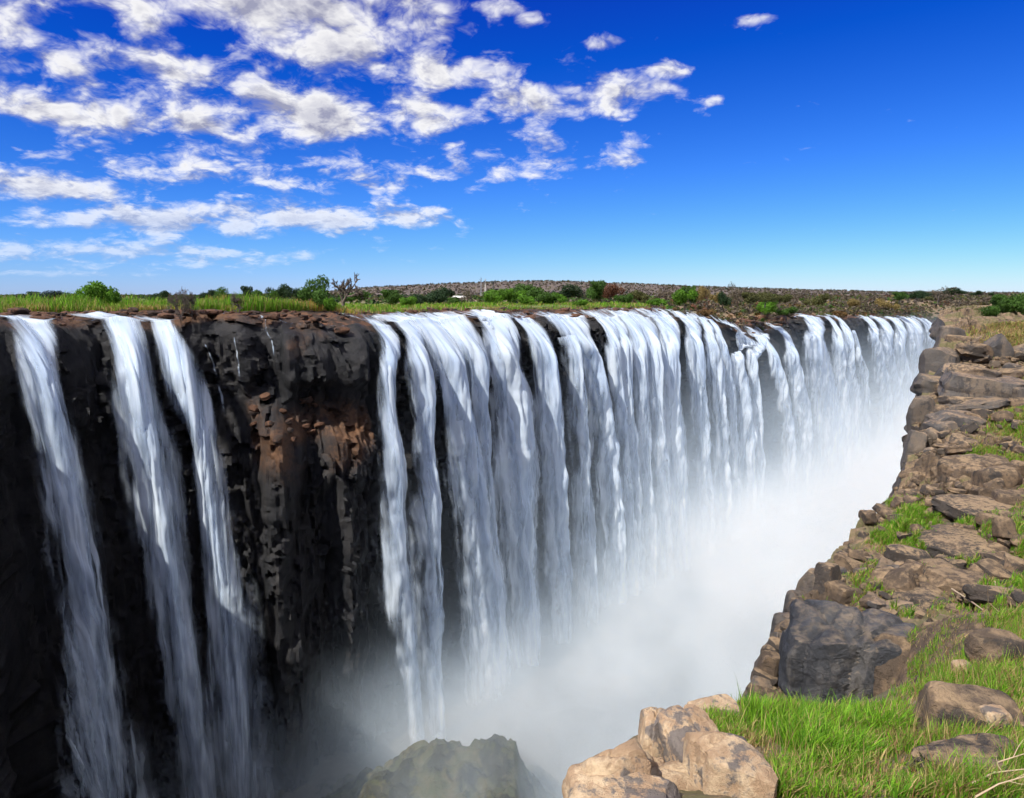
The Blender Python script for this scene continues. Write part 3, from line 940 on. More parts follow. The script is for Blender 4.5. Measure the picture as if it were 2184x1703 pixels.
def build_fall(k, label, strength, keys):
    r_ = np.random.default_rng(100 + k)
    K = []
    for v, ul, ur in keys:
        s0, d0 = sd_at(ul, v)
        s1, d1 = sd_at(ur, v)
        K.append(((d0 + d1) / 2, s0, s1))
    K = np.array(K)
    K[:, 0] = np.maximum.accumulate(K[:, 0] + np.arange(len(K)) * 1e-3)
    trickle = strength <= .9 and (K[0, 2] - K[0, 1]) < 1.5
    dbot = K[-1, 0] if trickle else 79.0
    d0 = K[0, 0] if K[0, 0] > 3.0 else 0.0
    if not trickle and K[-1, 0] < 76:
        a, b = K[-2], K[-1]
        t = min((79 - b[0]) / max(b[0] - a[0], 2), 1.6)
        K = np.vstack([K, [79.5, b[1] + (b[1] - a[1]) * t * .5 - 0.4, b[2] + (b[2] - a[2]) * t * .5 + 0.4]])
    rows = 30 if trickle else 120
    q = np.linspace(0, 1, rows)
    dd = d0 + (dbot - d0) * (0.35 * q + 0.65 * q ** 1.7)
    sl, sr = np.interp(dd, K[:, 0], K[:, 1]), np.interp(dd, K[:, 0], K[:, 2])
    ker = np.ones(7) / 7
    sm_ = lambda x: np.convolve(np.pad(x, 3, mode='edge'), ker, 'valid')
    sl, sr = sm_(sl), sm_(sr)
    dist = float(np.linalg.norm(lip(sl[0])[:2]))
    V, F, UV, DE = [], [], [], []
    base = 0
    layers = [(1.0, 1.0, 0.0, 1.0), (0.58, 1.7, 0.5, 0.9), (1.7, 0.4, -0.45, 0.46)] if not trickle else [(0.75, 0.2, 0.0, 0.9)]
    up = 0 if d0 > 0 else 9
    for li, (wf, bf, lift, den_) in enumerate(layers):
        wid = sr - sl
        m = int(np.clip((wid.max()) * 2.0 + 8, 10, 28))
        c = np.linspace(-1, 1, m)
        # ragged sides
        wl = 1 + 0.15 * fbm(dd / 8.0 + k * 3.1, k * 1.7 + li, 0.3, 4)
        wr = 1 + 0.15 * fbm(dd / 8.0 + k * 5.3, k * 2.9 + li + 40, 0.3, 4)
        cen = (sl + sr) / 2 + 0.05 * wid * fbm(dd / 12.0, k * 4.4 + li * 9, 0.7, 3)
        half = wid / 2 * wf * (1.18 + 0.16 * smooth(dd, 5, 60) + (0.45 * smooth(dd, 14, 60) - 0.12 if k < 3 else 0))
        if li == 2:
            half = wid / 2 * (1.15 + (wf - 1.15) * smooth(dd, 4, 34))
        S = cen[:, None] + np.where(c[None] < 0, c[None] * (half * wl)[:, None], c[None] * (half * wr)[:, None])
        Dm = np.repeat(dd[:, None], m, 1)
        w = wall_offset(S, Dm)
        o = traj(Dm)
        o = np.maximum(o, w + 0.22 + 0.1 * li) if not trickle else w + 0.15
        bul = bf * np.minimum(half, 3.0)[:, None] * 0.55 * (1 - c[None] ** 2) * smooth(Dm, 0.3, 8)
        rid = 0.42 * np.minimum(half, 2.2)[:, None] * fbm(S / 1.6, Dm / 16.0, k * 3.3 + li * 7, 4, 0.55) * smooth(Dm, 0.5, 7)
        rid = rid + 0.2 * np.minimum(half, 3.0)[:, None] * fbm(S / 3.0 + 9.1 * k, Dm / 5.5 + li, 2.2 + k, 3, 0.6) * smooth(Dm, 6, 30)
        o = o + bul + rid + lift * smooth(Dm, 1, 12)
        L, N = lip(S), lip_normal(S)
        X, Y, Z = L[..., 0] + N[..., 0] * o, L[..., 1] + N[..., 1] * o, L[..., 2] - Dm + 0.25 * (1 - smooth(Dm, 0, 2))
        vv = Dm.copy()
        de = 1.12 * strength * den_ * (1 - np.abs(c[None]) ** 2.0) ** 1.3 * ((1.05 if k < 3 else 1.26) - (0.32 if k < 3 else 0.50) * smooth(Dm, 2, 26) - (0.26 if k < 3 else 0.10) * smooth(Dm, 25, 70)) * (0.55 if trickle else 1.0)
        if not trickle:
            de = de * (1 - smooth(Dm, 72, 79))
        else:
            de = de * (1 - 0.9 * smooth(Dm, d0 + (dbot - d0) * .6, dbot)) * np.clip(.75 + 1.6 * fbm(Dm / 3.0, k * 7.7, .2, 3), 0, 1.2)
        if up:
            # the run-up over the rock shelf behind the lip
            rr = np.linspace(1, 0, up + 1)[:-1] * (5.5 + 5.0 * r_.random())
            S0 = cen[0] + c[None] * half[0] * (1.0 + 0.05 * rr[:, None]) + 0.9 * np.sin(rr[:, None] * 0.5 + k)
            L0, N0, D0 = lip(S0), lip_normal(S0), fan_dir(S0)
            o0 = wall_offset(S0, np.zeros_like(S0)) * 0 - 3.4
            X0 = L0[..., 0] + N0[..., 0] * (o0 * np.minimum(rr / 2.5, 1)[:, None] + o[0][None] * (1 - np.minimum(rr / 2.5, 1))[:, None]) + D0[..., 0] * np.maximum(rr - 2.5, 0)[:, None]
            Y0 = L0[..., 1] + N0[..., 1] * (o0 * np.minimum(rr / 2.5, 1)[:, None] + o[0][None] * (1 - np.minimum(rr / 2.5, 1))[:, None]) + D0[..., 1] * np.maximum(rr - 2.5, 0)[:, None]
            Rp = np.maximum(rr - 2.5, 0)[:, None] + 0 * S0
            Z0 = np.maximum(plateau_z(X0, Y0, S0, Rp, L0[..., 2]), L0[..., 2]) + 0.22 + 0.12 * fbm(S0 / 1.5, rr[:, None] / 2, k, 3) - 0.03 * li
            X, Y, Z = np.vstack([X0, X]), np.vstack([Y0, Y]), np.vstack([Z0, Z])
            vv = np.vstack([-rr[:, None] + 0 * S0, vv])
            de0 = strength * den_ * (0.85 - 0.75 * (rr / rr[0])[:, None]) * (1 - np.abs(c[None]) ** 2.4)
            de0[0] = 0.0
            S = np.vstack([S0, S])
            de = np.vstack([de0, de])
        n = X.shape[0]
        V.append(np.stack([X, Y, Z], -1).reshape(-1, 3))
        UV.append(np.stack([S + li * 13.7, vv], -1).reshape(-1, 2))
        DE.append(de.ravel())
        F.append(grid_faces(n, m, True) + base)
        base += n * m
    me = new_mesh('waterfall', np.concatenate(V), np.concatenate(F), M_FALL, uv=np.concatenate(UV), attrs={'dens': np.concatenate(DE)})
    return link('waterfall', me, label=label, cat='waterfall', group='waterfalls over the dark cliff')


for k, (label, st, keys) in enumerate(FALLS):
    build_fall(k, label, st, keys)

# ------------------------------------------------------------------ spray filling the gorge
def mist_material():
    m, t, out = mat_new('spray')
    pos = t.node('ShaderNodeNewGeometry').outputs['Position']
    x, y, z = t.xyz(pos)
    g = t.m('ADD', t.m('MULTIPLY', x, 0.67), t.m('MULTIPLY', y, 0.74))
    out_ = t.m('ADD', t.m('SUBTRACT', t.m('MULTIPLY', x, 0.8), t.m('MULTIPLY', y, 0.6)), 85.0)
    g = t.m('ADD', g, t.m('MULTIPLY', t.m('MINIMUM', t.m('MAXIMUM', out_, 0.0), 90.0), 0.9))
    h = t.m('SUBTRACT', z, FLOOR)
    ramp = t.node('ShaderNodeFloatCurve')
    cv = ramp.mapping.curves[0]
    pts = [(0.0, 0.14), (0.08, 0.20), (0.14, 0.24), (0.22, 0.28), (0.32, 0.36), (0.45, 0.47), (0.65, 0.56), (1.0, 0.60)]
    cv.points[0].location, cv.points[1].location = pts[0], pts[-1]
    for q in pts[1:-1]:
        cv.points.new(*q)
    ramp.mapping.update()
    t.put(ramp.inputs['Value'], t.m('DIVIDE', g, 500.0, clamp=True))
    top = t.m('ADD', t.m('MULTIPLY', ramp.outputs[0], 80.0), t.m('MULTIPLY', t.m('MULTIPLY', t.ss(out_, 8.0, 40.0), t.ss(y, 230.0, 95.0)), 13.0))
    n = t.noise(t.vec(x, y, t.m('MULTIPLY', z, 0.7)), 0.036, 4.0, 0.6)
    q = t.m('ADD', t.m('SUBTRACT', 1.0, t.m('DIVIDE', h, top)), t.m('MULTIPLY', t.m('SUBTRACT', n, 0.5), 2.6))
    rc = t.node('ShaderNodeFloatCurve')
    cr_ = rc.mapping.curves[0]
    rp = [(0.0, 0.18), (0.10, 0.20), (0.20, 0.32), (0.27, 0.42), (0.34, 0.70), (0.42, 0.36), (0.55, 0.22), (1.0, 0.17)]
    cr_.points[0].location, cr_.points[1].location = rp[0], rp[-1]
    for q_ in rp[1:-1]:
        cr_.points.new(*q_)
    rc.mapping.update()
    t.put(rc.inputs['Value'], t.m('DIVIDE', g, 500.0, clamp=True))
    rho = t.m('MULTIPLY', rc.outputs[0], 0.048)
    tail = t.m('MULTIPLY', t.m('MULTIPLY', t.ss(h, 76.0, 10.0), t.ss(g, 50.0, 220.0)), 0.0095)
    foot = t.m('MULTIPLY', t.m('MULTIPLY', t.ss(h, 28.0, 0.0), t.ss(g, 30.0, 135.0)), t.lin(n, 0.35, 0.65, 0.012, 0.055))
    tail = t.m('ADD', tail, foot)
    de = t.m('ADD', t.m('MULTIPLY', t.ss(q, 0.0, 0.9), rho), t.m('MULTIPLY', tail, t.lin(n, 0.3, 0.7, 0.4, 1.6)))
    vol = t.node('ShaderNodeVolumeScatter', {'Color': (0.72, 0.865, 1.0), 'Anisotropy': -0.1})  # blue scatter colour puts sky-lit shade into the spray
    t.put(vol.inputs['Density'], de)
    t.l.new(vol.outputs[0], out.inputs['Volume'])
    m.cycles.volume_step_rate = 1.0
    return m


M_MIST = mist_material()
outline = np.concatenate([LP[::3, :2], EP[::-1][1:-1:3, :2]])
bm = bmesh.new()
vb = [bm.verts.new((x, y, FLOOR - 1)) for x, y in outline]
f = bm.faces.new(vb)
ex = bmesh.ops.extrude_face_region(bm, geom=[f])
for e in ex['geom']:
    if isinstance(e, bmesh.types.BMVert):
        e.co.z = -7.0
bmesh.ops.triangulate(bm, faces=bm.faces[:])
bmesh.ops.recalc_face_normals(bm, faces=bm.faces[:])
me = bpy.data.meshes.new('mist')
bm.to_mesh(me)
bm.free()
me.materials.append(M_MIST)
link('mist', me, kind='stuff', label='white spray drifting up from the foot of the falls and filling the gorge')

# ------------------------------------------------------------------ rocks
_ico = {}


def ico(sub):
    if sub not in _ico:
        b_ = bmesh.new()
        bmesh.ops.create_icosphere(b_, subdivisions=sub, radius=1.0)
        b_.verts.ensure_lookup_table()
        V = np.array([v.co[:] for v in b_.verts])
        F = np.array([[v.index for v in f.verts] for f in b_.faces])
        b_.free()
        _ico[sub] = (V / np.linalg.norm(V, axis=1, keepdims=True), F)
    return _ico[sub]


def rock_shape(seed, dims=(1, 1, 1), sub=3, cuts=11, box=5.0, rough=0.05, cut=(0.64, 0.98), strata=0.0, grooves=0):
    r_ = np.random.default_rng(seed)
    V, F = ico(sub)
    V = V / (np.abs(V) ** box).sum(1, keepdims=True) ** (1 / box)
    V = V * np.array([1, 1, 1.0]) / 1.0
    for _ in range(cuts):
        n = r_.normal(size=3)
        n /= np.linalg.norm(n)
        ext = (np.abs(n) ** (box / (box - 1))).sum() ** ((box - 1) / box)
        lim = ext * r_.uniform(*cut)
        e = V @ n - lim
        V = V - n * np.maximum(e, 0)[:, None] * 0.96
    o = r_.uniform(0, 90, 3)
    nz = fbm(V[:, 0] * 1.3 + o[0], V[:, 1] * 1.3 + o[1], V[:, 2] * 1.3 + o[2], 5 if sub > 3 else 3, 0.55)
    V = V * (1 + rough * 1.6 * nz)[:, None]
    if strata:
        q = np.sin(V[:, 2] * 9 + 2 * pn(V[:, 0] * 2 + o[0], V[:, 1] * 2, 0))
        V[:, :2] *= (1 + strata * np.tanh(3 * q))[:, None]
    for _ in range(grooves):                             # open joints cut into the block
        n = r_.normal(size=3) * np.array([1.0, 1.0, .35])
        n /= np.linalg.norm(n)
        e = V @ n - r_.uniform(-.55, .55) + .06 * pn(V[:, 0] * 3 + o[0], V[:, 1] * 3, V[:, 2] * 3)
        V = V * (1 - .065 * np.exp(-(e / .045) ** 2))[:, None]
        V = V + n * (.03 * np.tanh(e / .06))[:, None] * r_.uniform(.3, 1)
    return V * np.array(dims), F


def rock_mesh(name, seed, mat, sharp=26, **kw):
    V, F = rock_shape(seed, **kw)
    me = new_mesh(name, V, F, mat)
    me.set_sharp_from_angle(angle=math.radians(sharp))
    return me


# small stones share a few meshes
STONE = [rock_mesh('stone', 500 + i, M_BANK, dims=(1, .8, .74), sub=3, cuts=12, rough=.06) for i in range(8)]
SLAB = [rock_mesh('slab', 520 + i, M_BANK, dims=(1.15, .9, .55), sub=3, cuts=9, rough=.05, box=7, strata=.03) for i in range(6)]
DARKS = [rock_mesh('dark_stone', 540 + i, M_DARK, dims=(1, .85, .7), sub=3, cuts=12, rough=.05, box=7) for i in range(4)]
RIMS = [rock_mesh('rim_stone', 560 + i, M_RIM, dims=(1, .85, .6), sub=2, cuts=12, rough=.07, box=6) for i in range(8)]


def inside(poly, P_):
    poly = np.asarray(poly, float)
    x, y = P_[:, 0], P_[:, 1]
    r_ = np.zeros(len(P_), bool)
    j = len(poly) - 1
    for i in range(len(poly)):
        xi, yi, xj, yj = *poly[i], *poly[j]
        hit = ((yi > y) != (yj > y)) & (x < (xj - xi) * (y - yi) / (yj - yi + 1e-12) + xi)
        r_ ^= hit
        j = i
    return r_


def scatter(poly, n, seed):
    r_ = np.random.default_rng(seed)
    poly = np.asarray(poly, float)
    lo, hi = poly.min(0), poly.max(0)
    out = np.zeros((0, 2))
    while len(out) < n:
        q = r_.uniform(lo, hi, (n * 3, 2))
        out = np.vstack([out, q[inside(poly, q)]])
    return out[:n]


# stones of the bank (pieces of the bank itself)
BANK_ZONES = [  # polygon, how many, size in px, meshes
    ([(1930, 1010), (2184, 990), (2184, 1110), (2030, 1130), (1850, 1150), (1800, 1180), (1850, 1100)], 70, (16, 48), STONE + SLAB),
    ([(1730, 1265), (1800, 1180), (1950, 1190), (1990, 1250), (1960, 1320), (1760, 1330), (1690, 1300)], 52, (20, 54), STONE + DARKS),
    ([(1620, 1440), (1670, 1320), (1740, 1330), (1720, 1400), (1700, 1490), (1612, 1490)], 34, (14, 40), STONE + DARKS),
    ([(1960, 1130), (2184, 1110), (2184, 1290), (2060, 1310), (1960, 1290)], 42, (18, 60), STONE + SLAB),
    ([(2040, 740), (2184, 735), (2184, 860), (2080, 860), (2000, 860)], 40, (18, 54), SLAB + DARKS),
    ([(1950, 860), (2100, 850), (2060, 960), (1945, 990)], 30, (18, 60), SLAB + DARKS),
    ([(2040, 900), (2184, 860), (2184, 1000), (2000, 1020)], 28, (12, 36), STONE + SLAB),
]
r_ = np.random.default_rng(31)
for zi, (poly, n, sz, meshes) in enumerate(BANK_ZONES):
    uv = scatter(poly, n, 300 + zi)
    P_ = on_bank_many(uv)
    for p in P_:
        if not np.isfinite(p[0]) or p[1] > 105:
            continue
        px = sz[0] + (sz[1] - sz[0]) * r_.random() ** 2.2
        a = px * np.linalg.norm(p) / FPX / 2
        o = link('stone', meshes[r_.integers(len(meshes))], parent=bank, loc=(p[0], p[1], p[2] + a * r_.uniform(-.05, .25)),
                 rot=(r_.normal(0, .3), r_.normal(0, .3), r_.uniform(0, 6.28)), scale=(a * r_.uniform(.85, 1.35), a * r_.uniform(.8, 1.2), a * r_.uniform(.75, 1.25)))



def rubble(P_, size, seed, mat, parent, name='rubble'):
    """Countless small stones joined into one piece."""
    r_ = np.random.default_rng(seed)
    shapes = [rock_shape(seed + i, dims=(1, .85, .65), sub=2, cuts=9, rough=.05, box=5) for i in range(6)]
    V, F, o_ = [], [], 0
    for p, a in zip(P_, size):
        v, f_ = shapes[r_.integers(6)]
        th = r_.uniform(0, 6.28)
        R_ = np.array([[math.cos(th), -math.sin(th), 0], [math.sin(th), math.cos(th), 0], [r_.normal(0, .15), r_.normal(0, .15), 1]])
        V.append(v @ R_.T * a * r_.uniform(.7, 1.3, 3) + p)
        F.append(f_ + o_)
        o_ += len(v)
    me = new_mesh(name, np.concatenate(V), np.concatenate(F), mat)
    me.set_sharp_from_angle(angle=math.radians(30))
    return link(name, me, parent=parent, kind='stuff')


for zi, (poly, n, sz, meshes) in enumerate(BANK_ZONES):
    P_ = on_bank_many(scatter(poly, 130, 340 + zi))
    P_ = P_[np.isfinite(P_[:, 0]) & (P_[:, 1] < 105)]
    rubble(P_, r_.uniform(3, 9, len(P_)) * np.linalg.norm(P_, axis=1) / FPX / 2 * 1.3, 350 + zi, M_BANK, bank)

# rust-brown stones along the lip of the falls (pieces of the cliff)
r_ = np.random.default_rng(41)
gap = [(f_[2][0][1], f_[2][0][2]) for f_ in FALLS if f_[2][0][0] < 715]
for i in range(270):
    u = r_.uniform(-20, 1700)
    infall = any(a - 2 < u < b + 2 for a, b in gap)
    s = s_at(u)
    L, N, Dr = lip(s), lip_normal(s), fan_dir(s)
    back = r_.uniform(-1.0, 11.0) if not infall else r_.uniform(3.5, 12.0)
    dist = math.hypot(L[0], L[1])
    a = (8 + 20 * r_.random() ** 2.5) * dist / FPX / 2 * (1.15 if not infall else 0.7)
    base = np.array([L[0] - 4.0 * N[0] + Dr[0] * back, L[1] - 4.0 * N[1] + Dr[1] * back])
    z = float(plateau_z(base[0], base[1], s, max(back, 0), L[2])) - (0.8 if back < 0 else 0)
    link('stone', RIMS[r_.integers(len(RIMS))], parent=cliff, loc=(base[0], base[1], z + .1 * a), rot=(r_.normal(0, .1), r_.normal(0, .1), r_.uniform(0, 6.28)),
         scale=(a * r_.uniform(1.0, 1.6), a * r_.uniform(.9, 1.3), a * r_.uniform(.6, 1.1)))
# rubble on the ledge of the buttress
for i in range(24):
    c_ = r_.uniform(.05, .62)
    s = S_BUT0 + c_ * (S_BUT1 - S_BUT0)
    d_ = r_.uniform(10.5, 18.0)
    o_ = float(wall_offset(np.array([s]), np.array([d_]))[0])
    L, N = lip(s), lip_normal(s)
    a = r_.uniform(.4, 1.1)
    link('stone', RIMS[r_.integers(len(RIMS))], parent=cliff, loc=(L[0] + N[0] * o_, L[1] + N[1] * o_, L[2] - d_), rot=(r_.normal(0, .3), r_.normal(0, .3), r_.uniform(0, 6.28)),
         scale=(a, a * r_.uniform(.8, 1.2), a * r_.uniform(.6, 1.0)))


def boulder(name, label, u, v, Y, wpx, hpx, mat, seed, depth=1.0, rz=0.0, tilt=(0, 0), sub=5, cat='boulder', group=None, **kw):
    """One boulder, wpx by hpx as seen, standing at distance Y."""
    c_ = at(u, v, Y)
    k_ = np.linalg.norm(c_) / FPX / 2
    me_ = rock_mesh(name, seed, mat, dims=(wpx * k_ * 1.06, wpx * k_ * depth, hpx * k_ * 1.12), sub=sub, **kw)
    return link(name, me_, label=label, cat=cat, group=group, loc=c_, rot=(tilt[0], tilt[1], rz))


BLD = 'loose boulders at the foot of the grass'
boulder('boulder', 'broad tan boulder hanging over the gorge, leftmost of the foreground rocks', 1296, 1672, 5.9, 150, 125, M_TAN, 11, depth=.75, rz=.3, tilt=(.1, -.25), group=BLD, cuts=9, rough=.03, cut=(.6, .95), grooves=2)
boulder('boulder', 'pointed tan boulder leaning behind the dry stick', 1345, 1640, 6.4, 62, 70, M_TAN, 12, depth=.9, tilt=(0, .5), group=BLD, rough=.03, cut=(.6, .95), grooves=2)
boulder('boulder', 'upright rounded boulder with a grey stain beside the grass edge', 1402, 1592, 7.0, 74, 120, M_TAN, 33, depth=1.3, tilt=(.1, -.12), group=BLD, box=3.2, rough=.03, cut=(.6, .95), grooves=2)
boulder('boulder', 'square-fronted tan block with a dark crack under it', 1474, 1598, 6.8, 104, 98, M_TAN, 14, depth=1.2, rz=.25, tilt=(.12, 0), group=BLD, box=6, cuts=8, rough=.03, cut=(.6, .95), grooves=2)
boulder('boulder', 'large pale cracked boulder, rightmost and biggest of the foreground rocks', 1556, 1662, 6.1, 150, 128, M_TAN, 15, depth=1.1, rz=-.2, tilt=(.2, .08), group=BLD, box=5, cuts=10, rough=.03, cut=(.6, .95), grooves=2)
boulder('boulder', 'low tan block wedged under the square-fronted block', 1452, 1682, 6.2, 92, 84, M_TAN, 16, depth=1.0, group=BLD, box=6, rough=.03, cut=(.6, .95), grooves=2)
boulder('boulder', 'tan rock filling the gap between the leftmost and the square-fronted boulders', 1398, 1690, 6.3, 80, 90, M_TAN, 17, depth=1.0, group=BLD, rough=.03, cut=(.6, .95), grooves=2)
boulder('boulder', 'flat pale stone lying in the grass at the very brink', 1528, 1517, 9.3, 84, 26, M_TAN, 18, depth=.9, rz=.2, group=BLD, rough=.03, cut=(.6, .95), grooves=2)
boulder('boulder', 'big square brown block half sunk in the right-hand grass', 2062, 1540, 8.1, 128, 92, M_BANK, 19, depth=.8, rz=-.35, tilt=(.1, .12), box=7, cuts=6, rough=.03)
boulder('boulder', 'small pale knob at the right end of the square brown block', 2118, 1532, 7.8, 40, 34, M_TAN, 20, rough=.05)
boulder('boulder', 'rounded grey-tan boulder in the grass at the right edge', 2126, 1392, 11.2, 80, 64, M_BANK, 21, depth=1.0, box=2.6, cuts=6, rough=.05)
boulder('boulder', 'tiny pale stone in the grass below the rounded boulder', 2052, 1424, 10.7, 26, 18, M_TAN, 22, sub=3)
boulder('boulder', 'long ridged rock under the driftwood in the bottom right corner', 2072, 1628, 6.5, 150, 50, M_BANK, 23, depth=.6, rz=.1, tilt=(0, -.1), rough=.07, strata=.04)
boulder('boulder', 'low rounded rock beneath the dry branches, bottom right', 2086, 1672, 5.9, 96, 62, M_BANK, 24, depth=.9, rough=.05)

boulder('boulder', 'low tan rock at the bottom edge under the leftmost foreground boulder', 1330, 1712, 5.6, 190, 70, M_TAN, 25, depth=.8, group=BLD, rough=.03, cut=(.6, .95), grooves=2)

# the dark outcrop
dark = boulder('rock_outcrop', 'big smooth dark grey outcrop with a rounded brow, just beyond the grass', 1822, 1428, 15.6, 214, 178, M_OUT, 41, depth=.85, rz=-.35, tilt=(-.1, .06), sub=6, cat='rock', box=4.2, cuts=12, rough=.05, cut=(.70, 1.02), strata=.012, grooves=5)
boulder('boulder', 'tan-topped lump leaning on the right end of the dark outcrop', 1908, 1432, 14.6, 86, 110, M_BANK, 42, depth=1.0, tilt=(0, .2), box=3, rough=.05, cat='boulder')
boulder('boulder', 'dark slanted block at the left foot of the smooth outcrop', 1720, 1450, 16.4, 74, 66, M_OUT, 43, depth=1.0, rz=.4, tilt=(0, .35), box=7, cuts=7, rough=.03)
boulder('boulder', 'split dark block above the stones left of the smooth outcrop', 1716, 1392, 17.6, 70, 44, M_OUT, 44, rz=.2, tilt=(0, .3), box=7, rough=.03)
boulder('boulder', 'pale flat slab lying on top of the dark outcrop', 1800, 1334, 17.6, 140, 14, M_TAN, 45, depth=.7, rough=.05)
for i, (u, v, w, h, Y, rz) in enumerate([(1735, 1270, 48, 92, 25.0, .2), (1762, 1268, 40, 104, 24.4, .5), (1700, 1300, 36, 60, 24.5, .1), (1792, 1290, 36, 66, 23.6, .3), (1672, 1345, 34, 56, 21.0, .2), (1640, 1440, 36, 74, 18.0, .1)]):
    boulder('rock_stack', ['tall jointed grey column at the cliff brow', 'tall leaning column beside the jointed one at the brow', 'short block column at the grassy notch of the brow', 'stubby column right of the two tall ones',
                            'small stacked column on the cliff corner below the notch', 'lowest dark column on the cliff corner by the mist'][i], u, v, Y, w, h, M_BANK if i % 2 else M_DARK, 60 + i, depth=1.1, rz=rz, tilt=(0, .12), sub=4, cat='rock',
            box=7, cuts=7, rough=.03)
for i, (u, v, w, h, Y, lab) in enumerate([
        (1850, 1215, 66, 56, 27.5, 'squat brown boulder above the dark cracked hollow'), (1870, 1268, 62, 54, 24.5, 'rounded boulder beside the grass tuft on the middle slope'), (1905, 1210, 46, 40, 28, 'smaller squat boulder right of the squat brown one'),
        (1838, 1240, 48, 50, 26.0, 'blocky boulder at the rim of the cracked hollow'), (1960, 1285, 80, 30, 22.6, 'flat overhanging slab with black shade beneath it'), (2040, 1245, 92, 34, 24.0, 'long brown overhang right of the flat slab'),
        (1990, 1222, 70, 36, 26, 'pale flat-topped rock in the middle of the slope'), (2050, 1165, 150, 38, 29.5, 'long arched slab high on the slope with a dark underside'), (2128, 1030, 66, 54, 38, 'triangular sunlit boulder near the right edge'),
        (2080, 1010, 96, 50, 41, 'big grey boulder left of the triangular one'), (2165, 1075, 60, 40, 35, 'half hidden boulder at the right edge below the triangular one'), (2090, 1085, 120, 26, 35, 'long pale ledge across the upper slope')]):
    boulder('boulder', lab, u, v, Y, w, h, M_BANK, 80 + i, depth=.9, rz=(i * 1.7) % 1.2 - .6, sub=4, cat='boulder', box=5, cuts=9, rough=.045)
for i, (u, v, w, h, Y, lab, mt, rz) in enumerate([
        (2094, 832, 118, 62, 60, 'large faceted grey block with a flat shaded side on the promontory', M_DARK, .5), (2160, 848, 52, 34, 58, 'brown squared block at the right of the large faceted block', M_BANK, .2), (2070, 800, 80, 28, 61.5, 'tan slab capping the large faceted block', M_BANK, .4),
        (2084, 868, 92, 26, 57, 'long horizontal beam-like ledge under the large faceted block', M_DARK, .4), (2040, 905, 84, 40, 55, 'dark layered ledge low on the promontory face', M_DARK, .3), (2006, 940, 60, 66, 54, 'dark upright block on the promontory face', M_DARK, .2),
        (2000, 880, 60, 34, 58, 'tan rounded shoulder left of the layered ledge', M_BANK, .1), (1990, 1000, 52, 56, 49, 'pale square pillar at the foot of the promontory', M_BANK, .2), (2156, 764, 62, 36, 69, 'boxy brown boulder with layered underside near the top right', M_BANK, .3),
        (2160, 800, 80, 24, 66, 'thin stacked ledges under the boxy brown boulder', M_BANK, .2), (2040, 738, 40, 34, 77, 'rounded block in the dry grass at the promontory corner', M_BANK, .1), (2088, 736, 30, 26, 76, 'small dark block in the dry grass of the promontory', M_DARK, .1),
        (2022, 728, 44, 46, 78.5, 'squared corner rock at the outer tip of the promontory', M_DARK, .1), (2002, 790, 62, 74, 70, 'dark smooth face below the tip of the promontory', M_DARK, .2), (1985, 826, 66, 40, 66.5, 'dark pointed wedge jutting over the gorge', M_DARK, .45),
        (1965, 905, 44, 90, 58, 'tall dark slab standing at the brink under the wedge', M_DARK, .2), (1950, 965, 34, 70, 52, 'lower dark slab at the brink by the mist', M_DARK, .2)]):
    boulder('rock_block', lab, u, v, Y, w, h, mt, 120 + i, depth=.9, rz=-rz + .5 * math.sin(i * 2.3), tilt=(.1 * math.sin(i * 1.9), .14 * math.cos(i * 3.1)), sub=4, cat='rock', box=6, cuts=12, rough=.04, strata=.02)

# mossy rock mound at the foot of the falls
mx0, mx1 = at(560, 1700, 88)[0], at(1330, 1700, 88)[0]
gx, gy = np.meshgrid(np.linspace(mx0 - 4, mx1 + 2, 150), np.linspace(48, 104, 110), indexing='ij')
prof_u = [500, 640, 760, 800, 870, 960, 1010, 1060, 1100, 1112, 1150, 1200, 1300, 1400]
prof_v = [1820, 1760, 1690, 1648, 1618, 1604, 1594, 1590, 1590, 1640, 1690, 1740, 1830, 1920]
uu = 1092 + (gx / 88.0) * FPX * 0.905
pv = np.interp(uu, prof_u, prof_v)
top = np.array([at(1000, v, 88)[2] for v in range(1560, 1920, 4)])
mz = np.interp(pv, np.arange(1560, 1920, 4), top)
mz = np.maximum(FLOOR - 3, FLOOR - 3 + (mz - FLOOR + 3) * np.exp(-np.maximum(np.abs(gy - 82) - 5, 0) ** 2 / 190.0))
mz = mz + 2.2 * fbm(gx / 7, gy / 7, 2.0, 5) + 1.4 * (blocks(gx / 3.2 + pn(gx / 3, gy / 3), gy / 3.2, 5) - .5) + 0.8 * fbm(gx / 2.2, gy / 2.2, 6.0, 3, .5, ridged=True)
link('rock_mound', new_mesh('rock_mound', np.stack([gx, gy, mz], -1).reshape(-1, 3), grid_faces(150, 110, True), M_MOUND), label='mossy brown rock mound veiled in spray at the gorge bottom', cat='rock')

